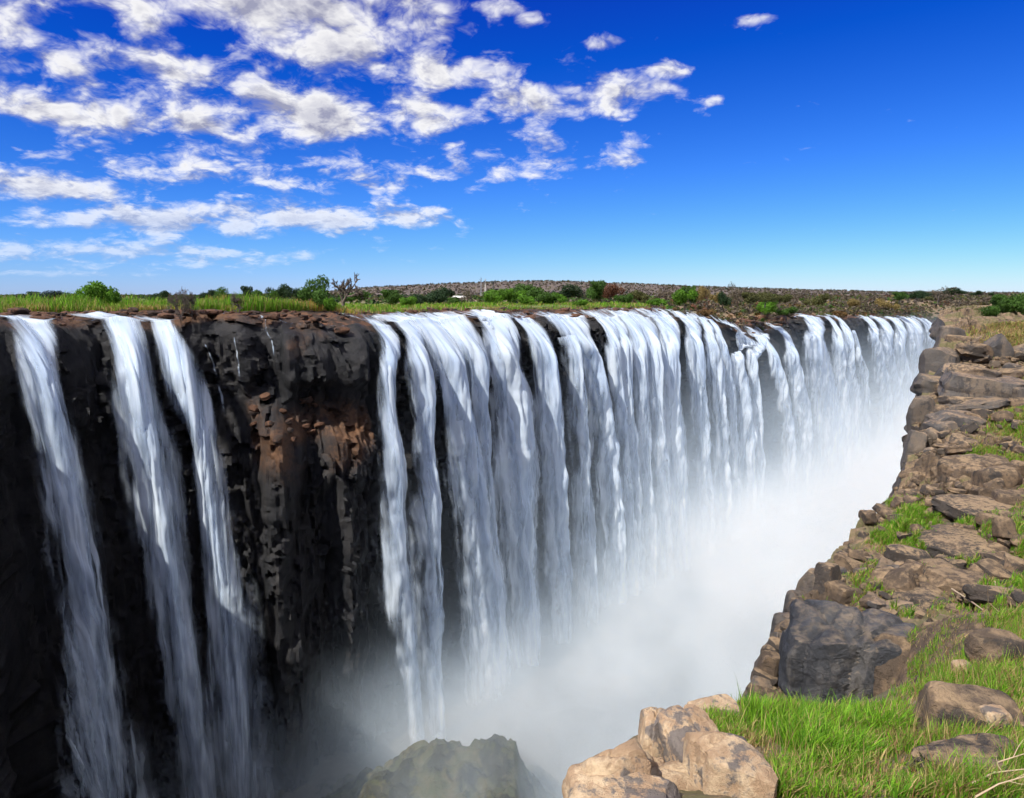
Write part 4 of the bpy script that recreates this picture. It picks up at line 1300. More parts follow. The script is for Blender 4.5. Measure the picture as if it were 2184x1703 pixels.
# ------------------------------------------------------------------ plants
def blades(P_, H, Wd, lean, cols, seed, bend=0.6):
    """One mesh of curved grass blades."""
    r_ = np.random.default_rng(seed)
    n = len(P_)
    th = r_.uniform(0, 2 * math.pi, n)
    side = np.stack([np.cos(th), np.sin(th), 0 * th], -1)
    la = r_.uniform(0, 2 * math.pi, n)
    ld = np.stack([np.cos(la), np.sin(la), 0 * la], -1)
    ld[:, 0] += 0.35
    up = np.array([0, 0, 1.0])
    rings = []
    for t_, wf in ((0, 1.0), (.4, .85), (.75, .5), (1.0, 0.0)):
        c_ = P_ + up * (H * t_ * (1 - .25 * bend * t_ * t_))[:, None] + ld * (H * lean * t_ ** 1.8 * bend)[:, None]
        rings.append((c_, wf))
    V = []
    for c_, wf in rings[:3]:
        V += [c_ - side * (Wd * wf * .5)[:, None], c_ + side * (Wd * wf * .5)[:, None]]
    V.append(rings[3][0])
    V = np.stack(V, 1).reshape(-1, 3)
    b_ = np.arange(n)[:, None] * 7
    Q = np.concatenate([b_ + np.array([[0, 1, 3, 2]]), b_ + np.array([[2, 3, 5, 4]])])
    T = b_ + np.array([[4, 5, 6]])
    C_ = np.repeat(cols[:, None], 7, 1).reshape(-1, 3)
    return new_mesh('grass', V, [Q, T], M_GRASS, cols=C_)


GREEN, LIME, OLIVE, STRAW, RUSTC, GOLD = (np.array(c) for c in ((.115, .28, .018), (.22, .41, .026), (.20, .22, .045), (.50, .38, .16), (.31, .175, .085), (.46, .29, .07)))


def pick(r_, n, pal, w):
    k_ = r_.choice(len(pal), n, p=np.array(w) / sum(w))
    return np.array(pal)[k_] * r_.uniform(.7, 1.3, (n, 1))


# grass of the foreground and of the bank
G_ZONES = [  # polygon, blades, height m, width m, palette weights (green lime olive straw rust)
    ([(1425, 1565), (1470, 1528), (1600, 1500), (1720, 1502), (1860, 1510), (1935, 1455), (1930, 1345), (2060, 1318), (2184, 1306), (2184, 1703), (1650, 1703), (1640, 1640), (1590, 1588), (1500, 1568)], 42000, (.07, .24), .011, (7, 8, 3, 3, 1.4)),
    ([(1560, 1505), (1720, 1502), (1880, 1508), (1960, 1540), (1900, 1620), (1700, 1620), (1620, 1560)], 9000, (.16, .42), .014, (5, 6, 1, .6, .1)),
    ([(1960, 1440), (2184, 1330), (2184, 1703), (1980, 1703)], 12000, (.10, .32), .010, (6, 6, 3, 3, 2.4)),
    ([(1420, 1572), (1480, 1530), (1520, 1530), (1640, 1590), (1560, 1600), (1500, 1580)], 3500, (.05, .15), .010, (1, 1, 3, 4, 3)),
    ([(1840, 1160), (1930, 1080), (2060, 1090), (2080, 1140), (1990, 1190), (1880, 1180)], 15000, (.16, .42), .03, (6, 6, 2, 1.5, .6)),
    ([(1880, 1070), (1960, 1060), (2010, 1090), (1930, 1110)], 2500, (.2, .55), .035, (4, 7, 1, 0, 0)),
    ([(2030, 960), (2184, 860), (2184, 985), (2080, 1000)], 9000, (.2, .5), .045, (5, 5, 3, 3, 2)),
    ([(2060, 900), (2184, 850), (2184, 900)], 1500, (.2, .5), .05, (2, 2, 4, 5, 3)),
    ([(2026, 712), (2060, 694), (2184, 688), (2184, 745), (2110, 740), (2060, 722)], 9000, (.25, .6), .06, (1, 1, 3, 6, 4)),
    ([(2080, 735), (2184, 740), (2140, 830), (2060, 810)], 3000, (.2, .5), .05, (2, 2, 4, 4, 2)),
    ([(1880, 1255), (1940, 1270), (1950, 1320), (1870, 1310)], 900, (.2, .45), .03, (4, 4, 3, 3, 0)),
    ([(1672, 1285), (1715, 1272), (1715, 1290), (1680, 1296)], 500, (.06, .16), .03, (4, 4, 3, 1, 0)),
    ([(1960, 1190), (2184, 1130), (2184, 1300), (1980, 1300)], 11000, (.1, .34), .025, (5, 5, 3, 3, 2)),
    ([(1800, 1180), (2184, 1000), (2184, 1120), (1960, 1200), (1820, 1290)], 12000, (.12, .34), .03, (5, 5, 3, 3, 1.5)),
    ([(2030, 860), (2184, 800), (2184, 860), (2060, 930)], 2500, (.15, .4), .045, (2, 2, 4, 4, 2)),
    ([(1760, 1240), (1900, 1090), (2184, 960), (2184, 1310), (1960, 1320), (1760, 1330)], 14000, (.1, .34), .028, (7, 8, 2, 1.5, .6)),
    ([(1640, 1640), (1560, 1560), (1930, 1500), (2184, 1320), (2184, 1703), (1660, 1703)], 1500, (.25, .5), .007, (0, 0, 1, 5, 4)),
    ([(1640, 1620), (1900, 1540), (2184, 1400), (2184, 1703), (1660, 1703)], 2600, (.06, .16), .028, (4, 4, 2, 1, 1)),
    ([(1780, 1340), (1850, 1320), (1930, 1330), (1860, 1350)], 700, (.1, .3), .02, (2, 2, 3, 5, 2)),
]
allV = []
for zi, (poly, n, hr, wd, wts) in enumerate(G_ZONES):
    r_ = np.random.default_rng(700 + zi)
    uv = scatter(poly, n, 730 + zi)
    P_ = on_bank_many(uv)
    okk = np.isfinite(P_[:, 0]) & (P_[:, 1] < 108)
    P_ = P_[okk]
    cl = fbm(P_[:, 0] / (.12 * np.median(P_[:, 1])), P_[:, 1] / (.12 * np.median(P_[:, 1])), zi * 3.3, 3)
    keep = r_.random(len(P_)) < np.clip(.75 + 1.5 * cl, .12, 1)
    P_, cl = P_[keep], cl[keep]
    n = len(P_)
    C_ = pick(r_, n, [GREEN, LIME, OLIVE, STRAW, RUSTC], wts)
    dry = pick(r_, n, [OLIVE, STRAW, RUSTC], (1, 2, 1.2))
    m_ = (r_.random(n) < np.clip(-.1 - 2.0 * cl, 0, .85))
    C_[m_] = dry[m_]
    H = r_.uniform(hr[0], hr[1], n) * np.clip(.85 + 1.0 * cl, .5, 1.5)
    P_[:, 2] -= .02
    allV.append(link('grass', blades(P_, H, np.full(n, wd) * r_.uniform(.6, 1.4, n), r_.uniform(.2, 1.1, n), C_, 760 + zi), kind='stuff',
                     label='grass and dry stalks growing on the bank'))

# tall reeds and grass on the plateau behind the lip
r_ = np.random.default_rng(51)
n = 52000
uu_ = r_.uniform(-30, 1500, n)
ss_ = np.interp(uu_, np.linspace(-40, 1990, 300), [s_at(x) for x in np.linspace(-40, 1990, 300)])
rr_ = 13 + 55 * r_.random(n) ** 1.6
cen = uu_ > 820
rr_[cen] = 9 + 70 * r_.random(cen.sum()) ** 1.2
L, N, Dr = lip(ss_), lip_normal(ss_), fan_dir(ss_)
x = L[:, 0] - 3.6 * N[:, 0] + Dr[:, 0] * rr_
y = L[:, 1] - 3.6 * N[:, 1] + Dr[:, 1] * rr_
z = plateau_z(x, y, ss_, rr_, L[:, 2])
cl = fbm(x / 9, y / 9, 4.0, 3)
hh = np.where(uu_ < 820, r_.uniform(.7, 1.9, n) * np.clip(1 + 1.2 * cl, .4, 1.6), r_.uniform(.3, .8, n) * np.clip(1 + cl, .4, 1.5))
gold = np.exp(-((uu_ - 810) / 38) ** 2)
hh = hh * (1 + .9 * np.clip(fbm(x / 16, y / 16, 7.7, 2), -.5, .8)) + .9 * gold
C_ = pick(r_, n, [GREEN, LIME, OLIVE, STRAW], (6, 4, 3, 1.2))
d2 = pick(r_, n, [STRAW, OLIVE, GOLD], (2, 2, 1))
m_ = r_.random(n) < np.clip(.05 - 2.0 * cl, 0, .7)
C_[m_] = d2[m_]
g2 = pick(r_, n, [GOLD, STRAW], (3, 1))
m_ = r_.random(n) < gold * .85
C_[m_] = g2[m_]
link('grass', blades(np.stack([x, y, z], -1), hh, r_.uniform(.06, .14, n) * np.clip(y / 110, .8, 2), r_.uniform(.1, .6, n), C_, 52), kind='stuff', label='tall yellow-green grass along the plateau behind the falls')


def crown_mesh(seed, n=3600, leaf=.05, lobes=9, flat=.75, stems=False):
    """Leaves spread over uneven lobes; about 1 m in radius, standing on z = 0."""
    r_ = np.random.default_rng(seed)
    lc = r_.normal(size=(lobes, 3)) * np.array([.42, .42, .26])
    lc[:, 2] = np.abs(lc[:, 2]) * 1.2 + .42
    lr = r_.uniform(.26, .5, lobes)
    lt = r_.uniform(.75, 1.25, lobes)
    k_ = r_.choice(lobes, n, p=lr ** 2 / (lr ** 2).sum())
    dv = r_.normal(size=(n, 3))
    dv /= np.linalg.norm(dv, axis=1, keepdims=True)
    rad = lr[k_] * r_.uniform(.55, 1.12, n)
    c_ = lc[k_] + dv * rad[:, None] * np.array([1, 1, flat])
    c_[:, 2] = np.maximum(c_[:, 2], .03 + .1 * r_.random(n))
    a_ = r_.normal(size=(n, 3))
    a_ /= np.linalg.norm(a_, axis=1, keepdims=True)
    b_ = np.cross(a_, dv + .3 * r_.normal(size=(n, 3)))
    b_ /= np.maximum(np.linalg.norm(b_, axis=1, keepdims=True), 1e-6)
    sz = leaf * r_.uniform(.6, 1.5, (n, 1))
    V = np.stack([c_ - a_ * sz, c_ + b_ * sz * .6, c_ + a_ * sz, c_ - b_ * sz * .6], 1).reshape(-1, 3)
    F = np.arange(n * 4).reshape(n, 4)
    t_ = lt[k_] * r_.uniform(.75, 1.3, n)
    C_ = np.repeat(np.stack([t_, t_, t_ * .95], -1)[:, None], 4, 1).reshape(-1, 3)
    return new_mesh('crown', V, F, M_LEAF, cols=C_)


CROWN = [crown_mesh(900 + i) for i in range(7)]
SPARSE = [crown_mesh(920 + i, n=520, leaf=.06, lobes=12) for i in range(3)]


def tube(path, radii, k=6):
    V, F = [], []
    path = np.asarray(path, float)
    for i, (p, r__) in enumerate(zip(path, radii)):
        t_ = path[min(i + 1, len(path) - 1)] - path[max(i - 1, 0)]
        t_ /= max(np.linalg.norm(t_), 1e-9)
        a_ = np.cross(t_, [0.3, 1, 0.2])
        a_ /= np.linalg.norm(a_)
        b_ = np.cross(t_, a_)
        for j in range(k):
            w_ = 2 * math.pi * j / k
            V.append(p + (a_ * math.cos(w_) + b_ * math.sin(w_)) * r__)
    for i in range(len(path) - 1):
        for j in range(k):
            F.append([i * k + j, i * k + (j + 1) % k, (i + 1) * k + (j + 1) % k, (i + 1) * k + j])
    return np.array(V), np.array(F)


def join(parts):
    V, F, o_ = [], [], 0
    for v, f in parts:
        V.append(v)
        F.append(f + o_)
        o_ += len(v)
    return np.concatenate(V), np.concatenate(F)


def branching(seed, h, spread, levels=4, r0=.12, trunk=.3, stems=1):
    r_ = np.random.default_rng(seed)
    trunk_parts, twig_parts = [], []

    def grow(p, d, ln, rad, lev):
        mid = p + d * ln * .5 + r_.normal(size=3) * ln * .06
        end = p + d * ln + r_.normal(size=3) * ln * .08
        (trunk_parts if lev == 0 else twig_parts).append(tube([p, mid, end], [rad, rad * .85, rad * .65], 5 if lev < 2 else 3))
        if lev >= levels:
            return
        for _ in range(3 if lev < levels - 1 else 4):
            nd = d + r_.normal(size=3) * spread + np.array([0, 0, .12])
            nd /= np.linalg.norm(nd)
            grow(p + (end - p) * r_.uniform(.6, 1.0), nd, ln * r_.uniform(.6, .82), rad * .72, lev + 1)
    for i in range(stems):
        d = np.array([0, 0, 1.0]) + (r_.normal(size=3) * .45 if stems > 1 else r_.normal(size=3) * .05)
        d /= np.linalg.norm(d)
        grow(np.array([0, 0, -.15 * h]) + r_.normal(size=3) * (.06 * h if stems > 1 else 0), d, h * trunk, r0, 0)
    return join(trunk_parts), join(twig_parts)


_pbvh = tree_of(plateau.data)


def ground_at(u, Y):
    x = (u - 1092) / FPX * Y * 1.0 / (1.0 / math.cos(PITCH)) * (1 + math.tan(PITCH) ** 2)
    x = at(u, 640, Y)[0]
    h = _pbvh.ray_cast(Vector((x, Y, 80)), Vector((0, 0, -1)))
    return np.array([x, Y, h[0].z if h[0] is not None else -3.2])


CG = {'green': (.060, .125, .022), 'bright': (.10, .22, .02), 'dark': (.028, .055, .022), 'olive': (.095, .10, .035), 'grey': (.12, .098, .072), 'gold': (.24, .18, .07), 'red': (.13, .06, .036), 'rust': (.17, .10, .04), 'haze_blue': (.030, .050, .048)}  # the far bluish green has distance haze painted into the leaf colour
# u, distance, width px, height px, colour, label
BUSHES = [
    (218, 122, 74, 44, 'bright', 'feathery light green shrub standing tallest in the grass at the left'),
    (676, 128, 56, 42, 'green', 'dense mid-green bush left of the bare grey tree'),
    (705, 126, 28, 26, 'bright', 'small vivid yellow-green bush at the foot of the bare grey tree'),
    (836, 190, 56, 22, 'green', 'low green bush behind the golden reeds'),
    (886, 200, 44, 18, 'dark', 'dark bush right of the golden reeds'),
    (868, 172, 40, 18, 'bright', 'bright low bush in front of the dark bush by the reeds'),
    (943, 205, 60, 26, 'dark', 'broad dark green bush left of the pale roof'),
    (968, 190, 30, 16, 'green', 'small green bush in front of the pale roof'),
    (997, 260, 30, 22, 'grey', 'grey-brown leafless bush right of the pale roof'),
    (1054, 215, 70, 26, 'bright', 'wide fresh-green bush below the masts'),
    (1088, 210, 40, 22, 'bright', 'fresh-green bush joined to the right of the wide one below the masts'),
    (1118, 300, 60, 26, 'green', 'taller grey-green tree behind the fresh-green bushes'),
    (1124, 205, 40, 16, 'bright', 'low rounded lime bush in the middle of the green row'),
    (1150, 212, 52, 24, 'green', 'dome-shaped green bush in the middle of the green row'),
    (1178, 214, 44, 20, 'bright', 'lime bush right of the dome-shaped one'),
    (1208, 290, 50, 22, 'dark', 'dark bush behind the lime bushes of the green row'),
    (1238, 200, 40, 12, 'bright', 'flat bright bush on the bank edge right of the green row'),
    (1272, 250, 46, 30, 'green', 'green tree with a visible trunk left of the red bush'),
    (1300, 330, 40, 26, 'red', 'dark red-brown bush standing on the slope'),
    (1328, 225, 32, 18, 'green', 'small green bush right below the red-brown bush'),
    (1360, 260, 40, 18, 'olive', 'olive bush right of the red-brown bush'),
    (1397, 225, 34, 14, 'bright', 'low vivid bush at the bank edge above the bright waterfall'),
    (1417, 300, 46, 24, 'grey', 'greyish wide bush behind the low vivid bush'),
    (1450, 250, 44, 30, 'bright', 'bushy vivid green clump above the dark gap'),
    (1474, 290, 36, 26, 'green', 'green clump right of the vivid one above the dark gap'),
    (1494, 330, 26, 26, 'gold', 'golden-leaved bush right of the green clumps'),
    (1528, 340, 26, 20, 'gold', 'paler golden bush left of the dark upright bush'),
    (1543, 290, 20, 26, 'dark', 'dark upright bush between golden bushes and grey tree'),
    (1574, 300, 40, 34, 'grey', 'loose grey-brown tree right of the dark upright bush'),
    (1638, 268, 38, 27, 'bright', 'round vivid green bush standing alone above the rock wedge'),
    (1502, 226, 36, 15, 'rust', 'rust-coloured low bush at the lip of the falls'),
    (1600, 243, 44, 16, 'olive', 'olive bush hanging over the lip left of the rock wedge'),
    (1632, 246, 44, 18, 'olive', 'olive bush on top of the rock wedge'),
    (1664, 256, 34, 16, 'olive', 'smaller olive bush at the right end of the rock wedge'),
    (1684, 270, 32, 14, 'green', 'green bush right of the rock wedge at the lip'),
    (1796, 312, 26, 13, 'rust', 'small rust-coloured bush above the slim far waterfalls'),
    (1890, 420, 36, 16, 'gold', 'golden bush above the far right waterfalls'),
    (1820, 400, 30, 16, 'gold', 'golden bush above the middle of the far wall'),
    (1918, 382, 36, 12, 'green', 'green bush at the lip of the far right waterfalls'),
    (1955, 415, 40, 14, 'dark', 'dark bush at the right end of the falls'),
    (2000, 450, 50, 18, 'grey', 'grey bush past the right end of the falls'),
    (2045, 520, 60, 20, 'grey', 'wide grey scrub clump right of the falls below the round tree'),
    (1700, 420, 50, 18, 'grey', 'wide grey scrub clump above the first far waterfall'),
    (1745, 380, 40, 16, 'olive', 'olive scrub clump right of the wide grey one'),
    (1860, 380, 50, 15, 'grey', 'flat grey scrub clump near the far lip'),
    (60, 330, 40, 12, 'haze_blue', 'dim dark bush far off at the left edge'),
    (112, 320, 50, 14, 'haze_blue', 'second dim dark bush far off at the left'),
    (156, 240, 40, 12, 'olive', 'low olive bush left of the feathery light green shrub'),
    (345, 260, 36, 18, 'dark', 'dark distant bush left of the dead shrub'),
    (447, 270, 36, 20, 'dark', 'dark distant bush right of the dead shrub'),
    (485, 200, 40, 22, 'green', 'light green bush behind the thin leafy sapling'),
    (550, 240, 40, 24, 'green', 'green bush right of the thin leafy sapling'),
    (527, 290, 30, 22, 'dark', 'dark bush behind the thin leafy sapling'),
    (604, 280, 40, 26, 'dark', 'dark bush in the middle of the left grass horizon'),
    (648, 290, 32, 22, 'dark', 'dark bush left of the dense mid-green bush'),
    (760, 240, 46, 20, 'green', 'green bush right of the bare grey tree'),
]
for i, (u, Y, w, h, c_, lab) in enumerate(BUSHES):
    p = ground_at(u, Y)
    k_ = Y / FPX
    wide_, high_ = w * k_ / 2 * 1.15, h * k_ * 1.35
    vis_h = max(high_, (p[2] * -1 - 0) * 0 + high_)
    r_ = np.random.default_rng(1200 + i)
    e = link('bush', None, label=lab, cat='bush', group='bushes on the plateau behind the falls', loc=(p[0], p[1], p[2] - .1), rot=(0, 0, r_.uniform(0, 6.28)))
    cr = link('crown', (SPARSE if c_ == 'grey' else CROWN)[i % (3 if c_ == 'grey' else 7)], parent=e, scale=(wide_ * 1.05, wide_ * 1.05, high_ * .92))
    cr.color = (*CG[c_], 1)
    tv, tf = tube([(0, 0, -.3 * high_), (.05 * wide_, 0, .3 * high_), (0, .06 * wide_, .7 * high_)], [.07 * wide_, .05 * wide_, .02 * wide_], 5)
    link('trunk', new_mesh('trunk', tv, tf, M_BARK), parent=e)

# the round dark tree on the right horizon, two smaller ones, and the green bushes behind the promontory
for i, (u, Y, w, h, lab) in enumerate([(2031, 620, 48, 24, 'large round dark tree standing above the horizon at the right'), (2083, 760, 18, 10, 'small round tree on the horizon right of the large one'), (2115, 800, 14, 8, 'smallest round tree on the right horizon')]):
    k_ = Y / FPX
    top_ = at(u, [612, 622, 623][i], Y)
    base_z = -4.0
    e = link('tree', None, label=lab, cat='tree', group='round trees on the right horizon', loc=(top_[0], Y, base_z))
    H_ = top_[2] - base_z
    cr = link('crown', CROWN[i], parent=e, loc=(0, 0, H_ * .3), scale=(w * k_ / 2 * 1.1, w * k_ / 2 * 1.1, H_ * .62))
    cr.color = (*CG['dark'], 1)
    tv, tf = tube([(0, 0, -1), (.2, 0, H_ * .3), (0, .2, H_ * .62)], [.6, .45, .2], 6)
    link('trunk', new_mesh('trunk', tv, tf, M_BARK), parent=e)
for i, (u, v, Y, w, h, lab) in enumerate([(2110, 672, 96, 48, 24, 'lower green bush behind the dry grass of the promontory'), (2140, 668, 100, 60, 34, 'middle green bush behind the promontory'), (2178, 664, 98, 60, 34, 'tallest green bush behind the promontory, at the right edge'),
                                          (2064, 676, 99, 40, 11, 'low grey-green bush at the back of the promontory')]):
    x = at(u, v, Y)[0]
    z = float(bank_z(np.array([x]), np.array([float(Y)]))[0])
    k_ = Y / FPX
    e = link('bush', None, label=lab, cat='bush', group='bushes behind the promontory', loc=(x, Y, z))
    hz = max(at(u, v - h, Y)[2] - z, .6)
    cr = link('crown', CROWN[(i + 2) % 7], parent=e, scale=(w * k_ / 2 * 1.1, w * k_ / 2 * 1.1, hz * .9))
    cr.color = (*(CG['green'] if i < 3 else CG['olive']), 1)
    tv, tf = tube([(0, 0, -.3), (.05, 0, hz * .4), (0, .06, hz * .7)], [.12, .08, .03], 5)
    link('trunk', new_mesh('trunk', tv, tf, M_BARK), parent=e)

# bare trees
for i, (u, Y, vb, vt, w, stems, lab) in enumerate([
        (733, 142, 642, 594, 60, 1, 'bare grey tree with a fan of twigs on the skyline'), (384, 105.5, 672, 620, 46, 4, 'dead brown shrub on the black rocks at the lip'),
        (408, 107, 668, 626, 30, 3, 'smaller dead shrub leaning beside the first at the lip'), (509, 112, 664, 628, 26, 1, 'thin sapling with few leaves at the lip')]):
    p = ground_at(u, Y)
    H_ = at(u, vt, Y)[2] - p[2]
    (tv, tf), (bv, bf) = branching(1500 + i, H_, .55 if stems == 1 else .45, 5, r0=.05 * H_ * (.8 if stems == 1 else .42), trunk=.30 if stems == 1 else .34, stems=stems)
    zmax, wmax = np.percentile(bv[:, 2], 98), max(np.percentile(np.abs(bv[:, :2]), 94), .1)
    sx, sz = w * Y / FPX / 2 / wmax, H_ / zmax
    e = link('bare_tree', None, label=lab, cat='tree', loc=p)
    S_ = np.array([sx, sx, sz])
    link('trunk', new_mesh('trunk', tv * S_, tf, M_BARK), parent=e)
    link('branches', new_mesh('branches', bv * S_, bf, M_BARK), parent=e)
    if i == 3:
        cr = link('crown', SPARSE[1], parent=e, loc=(0, 0, H_ * .3), scale=(w * Y / FPX / 2, w * Y / FPX / 2, H_ * .55))
        cr.color = (*CG['olive'], 1)


# scrub that reads as one mass: dry wood behind the falls, on the hill and along the horizon
def scrub(P_, size, cols, seed, per=12):
    r_ = np.random.default_rng(seed)
    n = len(P_)
    dv = r_.normal(size=(n, per, 3))
    dv /= np.linalg.norm(dv, axis=2, keepdims=True)
    c_ = P_[:, None] + (dv * r_.uniform(.4, 1, (n, per, 1)) * np.array([1, 1, .7]) + np.array([0, 0, .5])) * size[:, None, None]
    a_ = r_.normal(size=(n, per, 3))
    a_ /= np.linalg.norm(a_, axis=2, keepdims=True)
    b_ = np.cross(a_, dv)
    b_ /= np.maximum(np.linalg.norm(b_, axis=2, keepdims=True), 1e-6)
    sz = (size[:, None] * r_.uniform(.3, .6, (n, per)))[..., None]
    V = np.stack([c_ - a_ * sz, c_ + b_ * sz * .7, c_ + a_ * sz, c_ - b_ * sz * .7], 2).reshape(-1, 3)
    F = np.arange(n * per * 4).reshape(-1, 4)
    C_ = np.repeat((cols[:, None] * r_.uniform(.75, 1.3, (n, per, 1))).reshape(-1, 3), 4, 0)
    return new_mesh('scrub', V, F, M_GRASS, cols=C_)


r_ = np.random.default_rng(61)
n = 3000
uu_ = r_.uniform(1440, 2180, n)
yy = 265 + 900 * r_.random(n) ** 1.8
yy = np.maximum(yy, np.interp(uu_, [1440, 1600, 1700, 1850, 1985, 2060, 2184], [240, 275, 300, 365, 465, 540, 540]))
P_ = np.array([ground_at(u, Y) for u, Y in zip(uu_, yy)])
C_ = pick(r_, n, [np.array(CG[k]) for k in ('grey', 'olive', 'gold', 'green', 'red', 'grey')], (5, 3, .8, .9, .5, 3))
link('scrub', scrub(P_, r_.uniform(.7, 2.2, n) * np.clip(yy / 420, .7, 1.5), C_, 62), kind='stuff', label='dry grey and olive scrub spread over the land behind the far falls')
n = 1700
ss_ = r_.uniform(s_at(1470), s_at(2060), n)
rr_ = 2.5 + 60 * r_.random(n) ** 1.5
L, N, Dr = lip(ss_), lip_normal(ss_), fan_dir(ss_)
x = L[:, 0] - 4.5 * N[:, 0] + Dr[:, 0] * rr_
y = L[:, 1] - 4.5 * N[:, 1] + Dr[:, 1] * rr_
C_ = pick(r_, n, [np.array(CG[k]) for k in ('grey', 'olive', 'rust', 'green', 'red')], (5, 4, .9, 1.4, .7))
link('scrub', scrub(np.stack([x, y, plateau_z(x, y, ss_, rr_, L[:, 2])], -1), r_.uniform(.4, 1.5, n), C_, 66), kind='stuff', label='low dry scrub along the brink of the far falls')
n = 2200
uu_ = r_.uniform(-60, 1460, n)
yy = 230 + 900 * r_.random(n) ** 1.3
P_ = np.array([ground_at(u, Y) for u, Y in zip(uu_, yy)])
keep_ = (uu_ > 330) | (yy > 320)
P_, yy = P_[keep_], yy[keep_]
n = len(P_)
C_ = pick(r_, n, [np.array(CG[k]) for k in ('dark', 'green', 'olive', 'grey')], (4, 4, 3, 2))
link('scrub', scrub(P_, r_.uniform(.9, 2.4, n) * np.clip(yy / 420, .7, 1.4), C_, 63), kind='stuff', label='green scrub and low trees behind the plateau grass')
n = 9000
hx_, hy_ = r_.uniform(-2600, 2600, n), 1600 + 1500 * r_.random(n)
P_ = np.stack([hx_, hy_, hill_z(hx_, hy_)], -1)
C_ = pick(r_, n, [np.array(CG[k]) for k in ('grey', 'olive', 'dark')], (6, 2, .5)) * np.array([.95, .92, 1.0])
link('scrub', scrub(P_, r_.uniform(3.0, 6.0, n), C_, 64, 8), kind='stuff', label='dry scrub trees covering the distant hill')
n = 2600
uu_ = r_.uniform(-200, 2400, n)
yy = r_.uniform(1300, 6000, n)
P_ = np.stack([(uu_ - 1092) / FPX * yy, yy, np.full(n, -4.0)], -1)
C_ = pick(r_, n, [np.array(CG[k]) for k in ('haze_blue', 'grey')], (3, 1))
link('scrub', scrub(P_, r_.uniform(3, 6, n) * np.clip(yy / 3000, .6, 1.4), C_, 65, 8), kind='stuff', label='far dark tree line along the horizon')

# ------------------------------------------------------------------ masts and a house below the hill
def box(cx, cy, cz, sx, sy, sz):
    V = np.array([[x, y, z] for x in (-1, 1) for y in (-1, 1) for z in (-1, 1)], float) * np.array([sx, sy, sz]) / 2 + np.array([cx, cy, cz])
    return V, np.array([[0, 1, 3, 2], [4, 6, 7, 5], [0, 4, 5, 1], [2, 3, 7, 6], [0, 2, 6, 4], [1, 5, 7, 3]])


def mast(u, vt, vb, Y, lab, mat, dishes):
    b_, t_ = at(u, vb, Y), at(u, vt, Y)
    H_ = t_[2] - b_[2]
    e = link('mast', None, label=lab, cat='mast', loc=b_)
    parts = []
    w0, w1 = .022 * H_ + .5, .4
    for sx, sy in ((1, 1), (1, -1), (-1, 1), (-1, -1)):
        parts.append(tube([(sx * w0, sy * w0, -3), (sx * w1, sy * w1, H_)], [.5, .4], 4))
    nb = 9
    for k_ in range(nb):
        z0, z1 = H_ * k_ / nb, H_ * (k_ + 1) / nb
        wa, wb = w0 + (w1 - w0) * k_ / nb, w0 + (w1 - w0) * (k_ + 1) / nb
        for a_, b2 in (((1, 1), (-1, 1)), ((-1, -1), (1, -1)), ((1, -1), (1, 1)), ((-1, 1), (-1, -1))):
            parts.append(tube([(a_[0] * wa, a_[1] * wa, z0), (b2[0] * wb, b2[1] * wb, z1)], [.1, .1], 3))
    V, F = join(parts)
    link('lattice', new_mesh('lattice', V, F, mat), parent=e)
    for k_ in range(dishes):
        V, F = tube([(1.2 * (-1) ** k_, -1.2, H_ * (.97 - .07 * k_)), (1.2 * (-1) ** k_, -2.2, H_ * (.97 - .07 * k_))], [1.5, 1.7], 10)
        link('antenna', new_mesh('antenna', V, F, M_MASTD), parent=e)
    V, F = tube([(0, 0, H_), (0, 0, H_ * 1.12)], [.2, .1], 5)
    link('tip', new_mesh('tip', V, F, mat), parent=e)


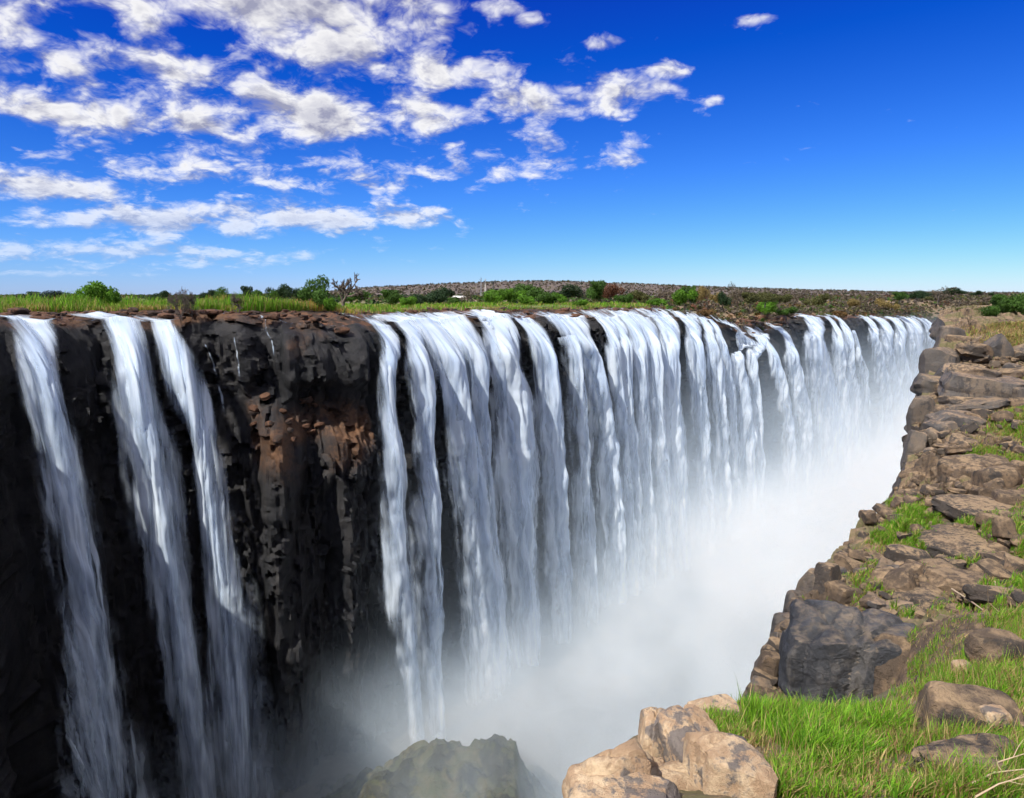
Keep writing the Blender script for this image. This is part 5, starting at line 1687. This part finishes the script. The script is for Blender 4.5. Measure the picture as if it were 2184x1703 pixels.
mast(1026, 594, 628, 1400, 'slender steel mast, leftmost of the three on the hill', M_STEEL, 2)
mast(1035, 596, 624, 1450, 'pale mast with a thick dark head, middle of the three', M_ROOF, 4)
mast(1052, 601, 622, 1700, 'short dark mast, rightmost of the three on the hill', M_MASTD, 3)
hp = ground_at(979, 330)
e = link('house', None, label='low house with a pale pitched roof among the bushes', cat='house', loc=hp, rot=(0, 0, .5))
V, F = box(0, 0, 0.6, 5.5, 3.8, 2.4)
link('wall', new_mesh('wall', V, F, M_HOUSE, sm=False), parent=e)
V = np.array([[-3.1, -2.3, 1.8], [3.1, -2.3, 1.8], [3.1, 2.3, 1.8], [-3.1, 2.3, 1.8], [-3.1, 0, 2.7], [3.1, 0, 2.7]], float)
rf = new_mesh('roof', V, [np.array([[0, 1, 5, 4], [2, 3, 4, 5], [0, 3, 2, 1]]), np.array([[0, 4, 3], [1, 2, 5]])], M_ROOF, sm=False)
link('roof', rf, parent=e)

# ------------------------------------------------------------------ dry sticks
def stick(pts, rad, lab, name='dry_stick', twigs=0, seed=0):
    r_ = np.random.default_rng(seed)
    P_ = np.array([at(*q) for q in pts])
    parts = [tube(P_, np.linspace(rad, rad * .5, len(P_)), 6)]
    for _ in range(twigs):
        k_ = r_.uniform(.3, .9) * (len(P_) - 1)
        a_ = P_[int(k_)] + (P_[int(k_) + 1] - P_[int(k_)]) * (k_ % 1)
        ln = np.linalg.norm(P_[-1] - P_[0]) * r_.uniform(.2, .4)
        d_ = (P_[-1] - P_[0]) / np.linalg.norm(P_[-1] - P_[0]) + r_.normal(size=3) * .5
        parts.append(tube([a_, a_ + d_ * ln * .5, a_ + d_ * ln + r_.normal(size=3) * ln * .1], [rad * .5, rad * .35, rad * .15], 4))
    V, F = join(parts)
    link(name, new_mesh(name, V, F, M_STICK), label=lab, cat='stick')


stick([(1336, 1618, 6.1), (1352, 1650, 5.75), (1378, 1690, 5.5)], .020, 'pale split stick propped between the two leftmost foreground boulders')
stick([(1342, 1618, 6.12), (1362, 1655, 5.8), (1392, 1700, 5.5)], .014, 'thinner dry stick lying against the pale split stick')
stick([(2030, 1256, 23), (2070, 1282, 20), (2112, 1312, 17)], .035, 'thin bleached branch slanting down the middle slope', twigs=2, seed=3)
stick([(2122, 1240, 22), (2128, 1290, 19), (2150, 1330, 16)], .025, 'dark thin twig standing before the slope at the right', twigs=3, seed=4)
stick([(2090, 1655, 5.9), (2130, 1625, 6.0), (2184, 1608, 6.1)], .010, 'upper bleached driftwood branch in the bottom right corner', twigs=2, seed=5)
stick([(2070, 1672, 5.6), (2120, 1648, 5.7), (2190, 1640, 5.8)], .011, 'middle bleached driftwood branch in the bottom right corner', twigs=2, seed=6)
stick([(2080, 1700, 5.3), (2130, 1672, 5.4), (2190, 1655, 5.5)], .009, 'lower bleached driftwood branch in the bottom right corner', twigs=2, seed=7)
